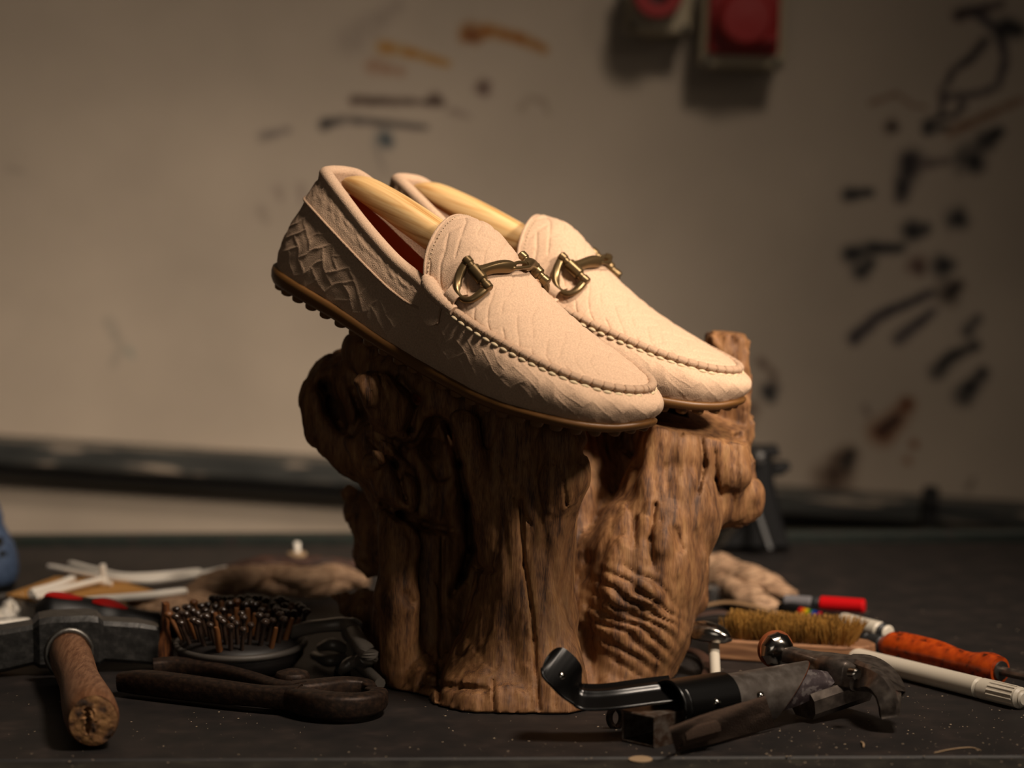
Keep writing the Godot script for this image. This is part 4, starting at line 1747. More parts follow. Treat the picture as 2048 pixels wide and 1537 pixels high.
func iron_pincers() -> void:
	var o := thing("pincers", "rusty brown iron pincers lying flat in front of the round brush", "pincers", on(570, 1400, 0))
	var mb := MB.new()
	var n := 34
	mb.tube(moved(o, way([[243, 1364, .0085], [290, 1366, .0094], [390, 1378, .0094], [490, 1390, .0094], [560, 1396, .0094], [600, 1398, .0094]], n)), radii([.0062, .0075, .0078, .0072, .0066, .0072, .0085], n), 16, .95, Vector3.UP, true, 3.5)
	part("arm", mb.mesh(45), mats.rust, o)
	mb = MB.new()
	mb.tube(moved(o, way([[306, 1336, .0094], [350, 1335, .0094], [420, 1342, .0094], [490, 1358, .0094], [550, 1378, .0094], [600, 1390, .0094]], n)), radii([.006, .0068, .0062, .0056, .0056, .0062, .0085], n), 16, .9, Vector3.UP, true, 3.5)
	part("arm", mb.mesh(45), mats.rust, o)
	mb = MB.new()
	mb.tube(moved(o, way([[590, 1398, .0094], [640, 1410, .0094], [700, 1413, .0094], [745, 1405, .0094], [757, 1392, .0094], [738, 1383, .0094]], n)), radii([.0085, .0090, .0085, .0072, .0055, .0032], n), 16, .85, Vector3.UP, true, 4.0)
	part("jaw", mb.mesh(45), mats.rust, o)
	mb = MB.new()
	mb.tube(moved(o, way([[590, 1388, .0094], [640, 1382, .0094], [690, 1374, .0094], [730, 1374, .0094], [745, 1380, .0094]], n)), radii([.0085, .0080, .0068, .0052, .0032], n), 16, .85, Vector3.UP, true, 4.0)
	part("jaw", mb.mesh(45), mats.rust, o)
	mb = MB.new()
	mb.lathe(PackedVector2Array([Vector2(.0105, .0012), Vector2(.0108, .013), Vector2(.0095, .0150), Vector2(.004, .0168), Vector2(.0003, .017)]), Transform3D(Basis(), on(585, 1394, 0.0005) - o.position), 20)
	part("pivot", mb.mesh(), mats.rust, o)

func claw_pliers() -> void:
	var o := thing("lasting_pliers", "dark chrome lasting pliers with curved claw jaws beside the stump", "pliers", on(660, 1330, 0))
	var mb := MB.new()
	var n := 26
	mb.tube(moved(o, way([[546, 1288, .016], [556, 1276, .020], [580, 1268, .024], [610, 1258, .028], [650, 1252, .031], [690, 1250, .032], [704, 1262, .030]], n)), radii([.0022, .0042, .0050, .0056, .0052, .0058, .005], n), 14, .8, Vector3.UP, true, 2.8)
	part("claw", mb.mesh(45), mats.dark_chrome, o)
	mb = MB.new()
	mb.tube(moved(o, way([[698, 1250, .031], [712, 1275, .028], [728, 1298, .024], [738, 1312, .020], [726, 1322, .014], [704, 1326, .012], [690, 1336, .009], [682, 1348, .005]], n)), radii([.0055, .0052, .0056, .0062, .0056, .0050, .0045, .0022], n), 14, .8, Vector3.UP, true, 2.8)
	part("claw", mb.mesh(45), mats.dark_chrome, o)
	mb = MB.new()
	mb.lathe(PackedVector2Array([Vector2(.0003, .0075), Vector2(.006, .007), Vector2(.0075, .004), Vector2(.0075, -.004), Vector2(.006, -.007), Vector2(.0003, -.0075)]), Transform3D(Basis(Vector3.RIGHT, 1.1), on(705, 1262, .028) - o.position), 16)
	part("pivot", mb.mesh(), mats.dark_chrome, o)
	for q in [[[640, 1296, .010], [664, 1290, .014], [690, 1300, .010]], [[628, 1312, .005], [656, 1322, .006], [690, 1318, .006]], [[700, 1270, .024], [712, 1320, .012], [760, 1368, .006]]]:
		mb = MB.new()
		mb.tube(moved(o, way(q, 14)), radii([.0028, .0042, .0036], 14), 10)
		part("handle", mb.mesh(-1), mats.dark_chrome, o)
	mb = MB.new()
	mb.lathe(PackedVector2Array([Vector2(.0003, .010), Vector2(.0042, .009), Vector2(.0052, .004), Vector2(.0055, 0)]), Transform3D(Basis(Vector3.RIGHT, .8), on(685, 1352, .002) - o.position), 14)
	part("foot_pad", mb.mesh(), mats.rubber, o)

# a weathered branch: a tube with lumps, given along the bench
func branch(called: String, label: String, rows: Array, rad: Array, m: Material, seed_: int, group := "", forks := []) -> void:
	var o := thing(called, label, "driftwood", on(rows[0][0], rows[0][1], 0), group)
	var list := [[rows, rad]] + forks
	for k in list.size():
		var n := 60
		var p := moved(o, way(list[k][0], n))
		var r := radii(list[k][1], n)
		var mb := MB.new()
		mb.tube(p, r, 22, .8)
		var nz := noise(1.0, 4, seed_ + k)
		for i in mb.v.size():
			var q := mb.v[i]
			var c := p[clampi(i / 22, 0, n - 1)]
			var away := (q - c)
			var e := 1.0 + .40 * nz.get_noise_3d(q.x * 22.0, q.y * 45.0, q.z * 45.0) + .10 * nz.get_noise_3d(q.x * 60.0, q.y * 260.0, q.z * 260.0)
			mb.v[i] = c + away * e
		for i in mb.v.size():
			mb.v[i].y = maxf(mb.v[i].y, .0004)
		part("limb" if k == 0 else "fork", mb.mesh(-1), m, o)

func rod_thing(called: String, label: String, category: String, rows: Array, rad: Array, m: Material, group := "", n := 24, squash := 1.0, power := 2.0) -> MeshInstance3D:
	var base := on(rows[0][0], rows[0][1], 0)
	var p := way(rows, n)
	for i in n:
		p[i] -= base
	var r := radii(rad, n)
	r[0] *= .8
	r[n - 1] *= .8
	var mb := MB.new()
	mb.tube(p, r, 14, squash, Vector3.UP, true, power)
	return single(called, mb.mesh(50), m, label, category, base, group)

func left_clutter() -> void:
	cobbler_hammer()
	grip_handle()
	round_brush()
	wooden_wedge()
	iron_pincers()
	claw_pliers()
	branch("driftwood_branch", "pale brown driftwood branch lying behind the round brush", [[362, 1196, .008], [420, 1180, .012], [480, 1160, .016], [540, 1152, .016], [610, 1160, .015], [670, 1152, .015], [735, 1168, .010]], [.006, .0125, .013, .011, .0105, .012, .0105, .006], mats.drift, 51, "", [[[[480, 1175, .008], [560, 1178, .008], [640, 1176, .009], [700, 1170, .009]], [.004, .008, .0085, .005]]])
	branch("driftwood_branch", "dark reddish driftwood piece behind the pale branch and white peg", [[452, 1142, .010], [500, 1132, .014], [560, 1128, .015], [640, 1130, .014], [730, 1136, .010]], [.005, .0085, .009, .0085, .006], mats.dark_drift, 61)
	branch("driftwood_branch", "flat grey-brown driftwood slab under the yellow card", [[190, 1234, .006], [260, 1228, .007], [330, 1222, .008], [400, 1212, .008], [455, 1214, .006]], [.006, .0125, .0135, .013, .007], mats.drift, 71)
	branch("driftwood_branch", "short driftwood end at the left behind the hammer head", [[-70, 1292, .007], [-10, 1285, .009], [55, 1280, .007]], [.010, .012, .007], mats.drift, 81)
	# a sheet of yellow card and the white plastic pieces strewn on it
	var mb := MB.new()
	var card := way([[12, 1196, .012], [112, 1160, .012], [250, 1172, .014], [338, 1196, .016], [175, 1222, .016]])
	var base := on(180, 1196, 0)
	var low := PackedVector3Array()
	var high := PackedVector3Array()
	for q in card:
		low.append(q - base)
		high.append(q - base + Vector3(0, .0022, 0))
	mb.loft([low, high])
	single("yellow_card", mb.mesh(), mats.yellow_card, "sheet of ochre yellow card under the white plastic sticks", "card", base)
	rod_thing("plastic_tube", "long white plastic tube bent upwards at its right end", "tube", [[98, 1134, .018], [175, 1150, .018], [240, 1160, .018], [300, 1162, .018], [370, 1154, .018], [420, 1146, .020], [454, 1136, .024]], [.0022, .0024, .0026, .0030, .0028, .0025, .0018], mats.white_plastic, "white plastic tubes", 40)
	rod_thing("plastic_tube", "white plastic tube lying alongside the long bent one, its tip behind", "tube", [[140, 1128, .018], [190, 1141, .018], [250, 1153, .019], [330, 1150, .021], [400, 1142, .021]], [.0022, .0024, .0024, .0024, .002], mats.white_plastic, "white plastic tubes", 30)
	rod_thing("plastic_stick", "straight white plastic stick in front on the yellow card", "stick", [[120, 1208, .0205], [200, 1200, .0205], [290, 1193, .0205], [372, 1183, .0205]], [.0028, .0030, .0030, .0028], mats.white_plastic, "white plastic sticks")
	rod_thing("plastic_stick", "thick white plastic stick slanting over the left of the card", "stick", [[62, 1188, .0195], [110, 1174, .0195], [146, 1158, .0200]], [.0036, .0034, .0028], mats.white_plastic, "white plastic sticks")
	rod_thing("plastic_stick", "thin white plastic stick slanting up to the small white pin", "stick", [[70, 1196, .0180], [140, 1176, .020], [212, 1158, .021]], [.0022, .0024, .0022], mats.white_plastic, "white plastic sticks")
	rod_thing("plastic_stick", "grey plastic rod running in from the left edge", "stick", [[-40, 1200, .0085], [10, 1194, .0085], [66, 1188, .0085]], [.0026, .0026, .0024], mats.grey_rubber, "white plastic sticks")
	rod_thing("plastic_stick", "wide white plastic strip at the left edge above the hammer head", "stick", [[-40, 1252, .010], [10, 1248, .010], [58, 1243, .010]], [.0034, .0036, .0034], mats.white_plastic, "white plastic sticks", 20, .7)
	var pin := thing("plastic_pin", "small upright white plastic pin with a foot on the yellow card", "pin", on(208, 1172, .0165))
	mb = MB.new()
	mb.rod(Vector3(-.0002, .001, 0), Vector3(-.0008, .0155, 0), .0023, 12)
	part("shaft", mb.mesh(), mats.white_plastic, pin)
	mb = MB.new()
	mb.rod(Vector3(-.001, .0018, 0), Vector3(.006, .0018, .003), .0020, 10)
	part("foot", mb.mesh(), mats.white_plastic, pin)
	# crumpled white film
	mb = MB.new()
	var cr := noise(70, 3, 3)
	var f := func(u: float, w: float, lift: float) -> Vector3:
		var x := (u - .5) * .030
		var z := (w - .5) * .022
		var h := .0165 * sin(PI * u) * sin(PI * w) * (.7 + .6 * cr.get_noise_2d(x * 2.0, z * 2.0)) + .0035 * cr.get_noise_2d(x * 5.0 + 9.0, z * 5.0)
		return Vector3(x, maxf(h, .0) + lift, z)
	sheet(mb, f, 22, 18, .0006)
	single("plastic_film", mb.mesh(25), mats.white_plastic, "crumpled scrap of white plastic film behind the black handle", "film", on(34, 1232, .0))
	# white peg on a tan disc, standing on the dark driftwood
	var zc := on(594, 1128, .0150).z
	var peg := thing("white_peg", "tiny white peg on a tan disc behind the driftwood", "peg", Vector3(at(594, 1115, zc).x, TOP + .0215, zc))
	mb = MB.new()
	mb.lathe(PackedVector2Array([Vector2(.0066, -.001), Vector2(.0072, .0005), Vector2(.0068, .0018), Vector2(.0003, .002)]), Transform3D(), 18)
	part("disc", mb.mesh(), mats.tan_disc, peg)
	mb = MB.new()
	mb.rod(Vector3(0, .0018, 0), Vector3(0, .0098, 0), .0026, 12)
	part("shaft", mb.mesh(), mats.white_plastic, peg)
	# blue perforated shoe upper at the very left
	var z := -1.985
	var root := Vector3(at(-60, 1180, z).x, TOP, z)
	var blue := thing("blue_shoe", "blue perforated shoe cut by the left edge of the picture", "shoe", root)
	var k := -z / FPX
	var loops := []
	for s in [[1185, 62], [1178, 88], [1164, 96]]:
		var y := at(0, s[0], z).y - TOP
		var l := PackedVector3Array()
		for j in 28:
			var a := TAU * j / 28
			l.append(Vector3(cos(a) * s[1] * k, maxf(y, .0005), sin(a) * s[1] * k * .8))
		loops.append(l)
	mb = MB.new()
	mb.loft(loops)
	part("sole", mb.mesh(), mats.dark_plastic, blue)
	loops = []
	for s in [[1166, 88], [1158, 96], [1140, 99], [1115, 98], [1092, 92], [1072, 82], [1052, 72], [1043, 69], [1036, 70], [1015, 64], [995, 55], [975, 44], [965, 30]]:
		var y := at(0, s[0], z).y - TOP
		var l := PackedVector3Array()
		for j in 32:
			var a := TAU * j / 32
			l.append(Vector3(cos(a) * s[1] * k, y, sin(a) * s[1] * k * .8))
		loops.append(l)
	mb = MB.new()
	mb.loft(loops)
	var upper := part("upper", mb.mesh(-1), mats.blue, blue)
	for s in [[8, 1076], [13, 1104], [17, 1133], [-20, 1085], [-14, 1114]]:
		var q := at(s[0], s[1], z) - root
		var rr := sqrt(maxf(pow(96 * k, 2) - q.x * q.x, 1e-6)) * .8
		var nrm := Vector3(q.x * .8, 0, rr / .8 * 1.0).normalized()
		mb = MB.new()
		mb.lathe(PackedVector2Array([Vector2(.0003, .0006), Vector2(.0024, .0006), Vector2(.0032, .0009), Vector2(.0036, 0)]), Transform3D(Basis(Quaternion(Vector3.UP, nrm)), Vector3(q.x, q.y, rr * (.93 if s[0] > 0 else 1.0))), 12)
		part("eyelet", mb.mesh(), mats.dark_plastic, upper)


# ------------------------------------------------------------------ things at the right of the bench
# a marker pen along a line; segments [from, to, radius factor, material]
func marker(called: String, label: String, a: Vector3, b: Vector3, r: float, segs: Array, group := "") -> Node3D:
	var o := thing(called, label, "pen", Vector3(a.x, TOP, a.z), group)
	for s in segs:
		var mb := MB.new()
		var p := a.lerp(b, s[1]) - o.position
		var q := a.lerp(b, s[2]) - o.position
		var r2: float = s[5] if s.size() > 5 else s[3]
		mb.rod(p, q, r * s[3], 20, r * r2)
		part(s[0], mb.mesh(), s[4], o)
	return o

func screwdriver() -> void:
	var a := on(1768, 1290, .0109)
	var b := on(2000, 1342, .0109)
	var o := thing("screwdriver", "screwdriver with a scuffed orange plastic handle", "screwdriver", Vector3(a.x, TOP, a.z))
	var d := (b - a).normalized()
	var n := 56
	var p := PackedVector3Array()
	for i in n:
		p.append(a.lerp(b, i / (n - 1.0)) - o.position)
	var r := radii([.0055, .0094, .0104, .0106, .0106, .0105, .0103, .0098, .0088, .0078, .0074, .0078, .0092, .0098, .0085], n)
	var side := d.cross(Vector3.UP).normalized()
	var up := side.cross(d).normalized()
	var loops := []
	for i in n:
		var f := i / (n - 1.0)
		var flute := smoothstep(.08, .14, f) * smoothstep(.62, .52, f)
		var l := PackedVector3Array()
		for k in 48:
			var t := TAU * k / 48
			var cut := pow(maxf(cos(t * 4.0 + .9), 0.0), 3.0) * .0017 * flute
			l.append(p[i] + (side * cos(t) + up * sin(t)) * (r[i] - cut))
		loops.append(l)
	var mb := MB.new()
	mb.loft(loops)
	part("handle", mb.mesh(45), mats.orange, o)
	mb = MB.new()
	mb.rod(b - o.position, b - o.position + d * .075, .0029, 14)
	part("shaft", mb.mesh(), mats.dark_steel, o)
	mb = MB.new()
	mb.lathe(PackedVector2Array([Vector2(.0062, .001), Vector2(.0060, .002), Vector2(.0034, .0022)]), Transform3D(Basis(Quaternion(Vector3.UP, d)), b - o.position - d * .0005), 18)
	part("socket_ring", mb.mesh(), mats.worn_steel, o)

func wire_brush() -> void:
	# wooden block, its length along the bench, bristles upwards
	var a := on(1432, 1318, .0)
	var b := on(1742, 1338, .0)
	var o := thing("wire_brush", "wooden hand brush with dense golden brass bristles", "brush", (a + b) / 2)
	var d := (b - a)
	var L := d.length()
	o.rotation.y = -atan2(d.z, d.x)
	var w := .017
	var out := PackedVector2Array()
	for q in [[-L / 2, -w], [L / 2 - .018, -w], [L / 2 - .006, -w * .72], [L / 2, -w * .2], [L / 2, w * .2], [L / 2 - .006, w * .72], [L / 2 - .018, w], [-L / 2, w]]:
		out.append(Vector2(q[0], q[1]))
	var mb := MB.new()
	mb.slab(out, .0135, Transform3D(Basis(Vector3.RIGHT, PI / 2), Vector3(0, .0070, -.012)), .0012)
	part("block", mb.mesh(), mats.brush_wood, o)
	var rng := RandomNumberGenerator.new()
	rng.seed = 4
	var tufts := []
	for v in 4:
		mb = MB.new()
		for k in 16:
			var q := Vector3(rng.randf_range(-.0016, .0016), 0, rng.randf_range(-.0016, .0016))
			var e := q * 2.2 + Vector3(rng.randf_range(-.0016, .0016), rng.randf_range(.0130, .0160), rng.randf_range(-.0016, .0016))
			mb.tube(pv([q, q.lerp(e, .5) + Vector3(rng.randf_range(-.0006, .0006), 0, rng.randf_range(-.0006, .0006)), e]), pf([.00028, .00026, .0002]), 3)
		tufts.append(mb.mesh(-1))
	for i in 24:
		for j in 5:
			var x := lerpf(-L / 2 + .005, L / 2 - .012, (i + .5 * (j % 2)) / 24.0)
			var z := -.012 + (j - 2) * .0062
			var lean := Basis(Vector3.BACK, rng.randf_range(-.14, .14) - .35 * smoothstep(.85, 1.0, i / 23.0)) * Basis(Vector3.RIGHT, (j - 2) * .13 + rng.randf_range(-.1, .1))
			part("bristle_tuft", tufts[rng.randi() % 4], [mats.brass_wire, mats.brass_wire, mats.brass_wire_dark][rng.randi() % 3], o, Transform3D(lean, Vector3(x, .0135, z)))

func peen_hammer() -> void:
	var o := thing("hammer", "steel shoemaker's hammer with rounded face and flared peen at the right", "hammer", on(1690, 1400, 0))
	var mb := MB.new()
	# striking face with its rusty edge
	var c := on(1551, 1299, .030) - o.position
	var e := on(1660, 1338, .028) - o.position
	var d := (e - c).normalized()
	var turn := Basis(Quaternion(Vector3.UP, (d + Vector3(.1, .05, .75)).normalized()))
	mb.lathe(PackedVector2Array([Vector2(.0003, -.0040), Vector2(.0085, -.0036), Vector2(.0112, -.0020), Vector2(.0116, .0002), Vector2(.0112, .0018)]), Transform3D(turn, c), 30)
	part("face_edge", mb.mesh(), mats.rust_orange, o)
	mb = MB.new()
	mb.lathe(PackedVector2Array([Vector2(.0110, .0012), Vector2(.0104, .0036), Vector2(.0088, .0062), Vector2(.0066, .0078), Vector2(.0046, .0086), Vector2(.0003, .0090)]), Transform3D(turn, c), 10)
	part("face", mb.mesh(25), mats.bright_steel, o)
	# neck and eye block
	mb = MB.new()
	mb.tube(moved(o, way([[1562, 1306, .028], [1600, 1316, .027], [1640, 1328, .027], [1672, 1340, .027], [1705, 1348, .026], [1724, 1356, .025]], 24)), radii([.0062, .0058, .0072, .0098, .0112, .0108, .0095], 24), 18, .85, Vector3.UP, true, 3.2)
	part("eye_block", mb.mesh(40), mats.dark_steel, o)
	# the peen: curves over to the right and flares into an edge
	var loops := []
	var path := moved(o, way([[1700, 1346, .026], [1730, 1348, .0265], [1758, 1362, .0255], [1776, 1385, .0215], [1782, 1408, .0145]], 20))
	for i in 20:
		var f := i / 19.0
		var t := (path[mini(i + 1, 19)] - path[maxi(i - 1, 0)]).normalized()
		var wide := Vector3(-.25, 0, 1.0)
		wide = (wide - t * wide.dot(t)).normalized()
		var nrm := t.cross(wide).normalized()
		var hw := lerpf(.0088, .0155, f * f)
		var hh := lerpf(.0098, .0060, smoothstep(.1, .9, f))
		var l := PackedVector3Array()
		for q in [[1, .75], [.8, 1], [-.8, 1], [-1, .75], [-1, -.75], [-.8, -1], [.8, -1], [1, -.75]]:
			l.append(path[i] + wide * q[0] * hw + nrm * q[1] * hh)
		loops.append(l)
	mb = MB.new()
	mb.loft(loops)
	part("peen", mb.mesh(35), mats.dark_steel, o)
	# flat steel shank, lying towards the front
	var s0 := on(1722, 1372, .016) - o.position
	var s1 := on(1606, 1410, .0100) - o.position
	var sd := (s1 - s0).normalized()
	var sw := sd.cross(Vector3.UP).normalized()
	var su := sw.cross(sd)
	loops = []
	for k in 12:
		var f := k / 11.0
		var q := s0.lerp(s1, f)
		var hw := lerpf(.0098, .0108, f)
		var l := PackedVector3Array()
		for g in [[1, .5], [.72, 1], [-.72, 1], [-1, .5], [-1, -.5], [-.72, -1], [.72, -1], [1, -.5]]:
			l.append(q + sw * g[0] * hw + su * g[1] * .0078)
		loops.append(l)
	mb = MB.new()
	mb.loft(loops)
	part("shank", mb.mesh(30), mats.dark_steel, o)
	mb = MB.new()
	mb.rod(on(1700, 1346, .0335) - o.position, on(1716, 1350, .0335) - o.position, .0034, 12)
	part("wedge_pin", mb.mesh(), mats.bright_steel, o)

# bent sheet-steel holder: upturned tongue, riveted band and a sleeve
func steel_sleeve() -> void:
	var o := thing("steel_sleeve", "black sheet-steel sleeve with bright rivets and an upturned tongue", "sleeve", on(1450, 1450, 0))
	var a := on(1338, 1422, .0168) - o.position
	var b := on(1650, 1374, .0168) - o.position
	var d := (b - a).normalized()
	var side := d.cross(Vector3.UP).normalized()
	var up := side.cross(d).normalized()
	# arc of a tube round the axis; angle 0 faces the camera side, 90 degrees up
	var arc := func(f: float, t: float, r: float) -> Vector3:
		return a.lerp(b, f) + side * cos(t) * r + up * sin(t) * r
	var band := func(u: float, w: float, lift: float) -> Vector3:
		return arc.call(lerpf(0.0, .32, u) + .03 * sin(PI * w) * (u - .2), lerpf(-.75, PI * .98, w), .0150 + lift)
	var mb := MB.new()
	sheet(mb, band, 14, 26, .0013, .0012)
	var bd := part("band", mb.mesh(30), mats.black_gloss, o)
	# rolled edge of the band that ends in a leg
	var edge := PackedVector3Array()
	for k in 24:
		edge.append(arc.call(.0, lerpf(-.85, PI * .9, k / 23.0), .0166))
	mb = MB.new()
	mb.tube(edge, same(24, .0013), 8)
	part("rolled_edge", mb.mesh(-1), mats.black_gloss, bd)
	edge = PackedVector3Array()
	for k in 16:
		edge.append(arc.call(.035, lerpf(-.85, .9, k / 15.0), .0166))
	mb = MB.new()
	mb.tube(edge, same(16, .0012), 8)
	part("rib", mb.mesh(-1), mats.black_gloss, bd)
	var sleeve := func(u: float, w: float, lift: float) -> Vector3:
		# the end is cut slantwise: short in front, long at the back
		var stop := lerpf(.60, .92, smoothstep(0.0, .75, w))
		return arc.call(lerpf(.24, stop, u), lerpf(-.80, PI * .98, w), lerpf(.0145, .0150, u) + lift + .0012 * u * smoothstep(.6, .8, w))
	mb = MB.new()
	sheet(mb, sleeve, 24, 26, .0011)
	part("sleeve", mb.mesh(30), mats.sleeve_metal, o)
	edge = PackedVector3Array()
	for k in 24:
		var w := k / 23.0
		edge.append(arc.call(lerpf(.60, .92, smoothstep(0.0, .75, w)), lerpf(-.80, PI * .98, w), .0155 + .0012 * smoothstep(.6, .8, w)))
	mb = MB.new()
	mb.tube(edge, same(24, .0006), 6)
	part("sleeve_edge", mb.mesh(-1), mats.copper_edge, o)
	var leaf := func(u: float, w: float, lift: float) -> Vector3:
		var half := lerpf(1.15, .55, smoothstep(.3, 1.0, u)) * sqrt(maxf(1.0 - pow(maxf(u - .55, 0.0) / .45, 2.2), .004))
		return arc.call(lerpf(.45, .99, u), .62 + (w - .5) * 2.0 * half, .0128 + lift)
	mb = MB.new()
	sheet(mb, leaf, 26, 16, .0010)
	part("leaf_plate", mb.mesh(30), mats.leaf_metal, o)
	for q in [[.185, .30], [.47, .30]]:
		mb = MB.new()
		var at_: Vector3 = arc.call(q[0], q[1], .0170 if q[0] < .3 else .0158)
		var nrm: Vector3 = (side * cos(q[1]) + up * sin(q[1])).normalized()
		mb.lathe(PackedVector2Array([Vector2(.0002, .0022), Vector2(.0014, .0019), Vector2(.0024, .0010), Vector2(.0028, -.0004)]), Transform3D(Basis(Quaternion(Vector3.UP, nrm)), at_), 16)
		part("rivet", mb.mesh(), mats.bright_steel, o)
	# flat tongue with a raised rib, turned up at its end
	var line := moved(o, way([[1352, 1390, .0255], [1300, 1396, .0245], [1240, 1404, .0230], [1190, 1408, .0220], [1158, 1404, .0230], [1140, 1387, .0280], [1120, 1360, .0360], [1098, 1339, .0420], [1084, 1333, .0435]], 46))
	var tongue := func(u: float, w: float, lift: float) -> Vector3:
		var x := u * 44.999
		var i := int(x)
		var q := line[i].lerp(line[i + 1], x - i)
		var t := (line[i + 1] - line[i]).normalized()
		var lean := Vector3(.05, .45, -.9).lerp(Vector3(.62, .40, -.68), smoothstep(.52, .72, u))
		var wide := (lean - t * t.dot(lean)).normalized()
		var nrm := wide.cross(t).normalized()
		if nrm.y < 0 and i < 30:
			nrm = -nrm
		elif i >= 30 and nrm.x < 0:
			nrm = -nrm
		var hw := lerpf(.0110, .0125, smoothstep(.6, .8, u)) * sqrt(maxf(1.0 - pow(maxf(u - .80, 0.0) / .2, 2.6), .02))
		var rib := .0016 * exp(-pow((w - .62) / .09, 2)) * smoothstep(.02, .08, u) * smoothstep(.62, .5, u)
		return q + wide * ((w - .5) * 2.0 * hw + .005) + nrm * (lift + rib)
	mb = MB.new()
	sheet(mb, tongue, 70, 24, .0013)
	var tg := part("tongue", mb.mesh(40), mats.black_gloss, o)
	edge = PackedVector3Array()
	for k in 60:
		edge.append(tongue.call(k / 59.0 * .97, 0.0, .0006))
	mb = MB.new()
	mb.tube(edge, same(60, .0010), 8)
	part("tongue_edge", mb.mesh(-1), mats.black_gloss, tg)
	mb = MB.new()
	var rv: Vector3 = tongue.call(.76, .38, .0014)
	var rn: Vector3 = (tongue.call(.76, .38, .01) - tongue.call(.76, .38, .0)).normalized()
	mb.lathe(PackedVector2Array([Vector2(.0002, .0014), Vector2(.0014, .0012), Vector2(.0022, .0006), Vector2(.0026, -.0002)]), Transform3D(Basis(Quaternion(Vector3.UP, rn)), rv), 14)
	part("rivet", mb.mesh(), mats.bright_steel, tg)

func square_tube() -> void:
	var o := on(1309, 1498, 0)
	# o is the nearest bottom corner; the mouth faces front-left
	var mouth := Vector3(-cos(deg_to_rad(44)), 0, -sin(deg_to_rad(44)))
	var axis := Vector3(cos(deg_to_rad(46)), 0, -sin(deg_to_rad(46)))
	var W := .0250
	var Hh := .0180
	var L := .062
	var t := .0014
	var ring := func(inset: float, along: float) -> PackedVector3Array:
		var l := PackedVector3Array()
		for q in [[inset, inset], [W - inset, inset], [W - inset, Hh - inset], [inset, Hh - inset]]:
			l.append(mouth * q[0] + Vector3.UP * q[1] + axis * along)
		return l
	var mb := MB.new()
	mb.loft([ring.call(0.0006, 0.0), ring.call(.0, .0006), ring.call(0.0, L), ring.call(t, L), ring.call(t, .0006), ring.call(t - .0004, 0.0), ring.call(0.0006, 0.0)], false, false)
	single("square_tube", mb.mesh(30), mats.tube_steel, "short open square steel tube under the black tongue", "tube", o)

func suede_scrap() -> void:
	var base := on(1440, 1480, 0)
	var top := way([[1338, 1458, .0180], [1400, 1434, .0195], [1470, 1412, .0210], [1530, 1394, .0220]], 30)
	var low := way([[1352, 1506, .001], [1410, 1494, .001], [1490, 1472, .001], [1550, 1456, .001]], 30)
	var nz := noise(1.0, 3, 9)
	var f := func(u: float, w: float, lift: float) -> Vector3:
		var i := mini(int(u * 29), 28)
		var g := u * 29 - i
		var a := top[i].lerp(top[i + 1], g)
		var b := low[i].lerp(low[i + 1], g)
		var bulge := .0060 * sin(PI * pow(w, .7))
		var fold := .0014 * sin((u * 1.1 + w * .9) * 8.0) * sin(PI * w) + .0006 * nz.get_noise_2d(u * 6.0, w * 3.0)
		return a.lerp(b, w) + Vector3(-.12, .45, .9).normalized() * (bulge + fold + lift) - base
	var mb := MB.new()
	sheet(mb, f, 44, 24, .0022)
	var o := thing("suede_scrap", "strip of dark brown suede draped against the steel sleeve", "leather scrap", base)
	part("strip", mb.mesh(75), mats.brown_suede, o)
	# its rolled left end
	mb = MB.new()
	var roll := PackedVector3Array()
	var r0 := on(1345, 1478, .009) - base
	for k in 40:
		var t := k / 39.0 * TAU * 1.1
		var rr := lerpf(.0072, .0035, k / 39.0)
		roll.append(Vector3(cos(t) * rr * .5, sin(t) * rr, sin(t) * .001))
	var inner := PackedVector3Array()
	var outer := PackedVector3Array()
	for q in roll:
		outer.append(r0 + q + Vector3(.004, 0, .004))
		inner.append(r0 + q + Vector3(.024, .002, -.010))
	var pts := PackedVector3Array()
	for k in 40:
		pts.append(outer[k])
		pts.append(inner[k])
	mb.grid(pts, 40, 2)
	part("rolled_end", mb.mesh(-1), mats.brown_suede, o)

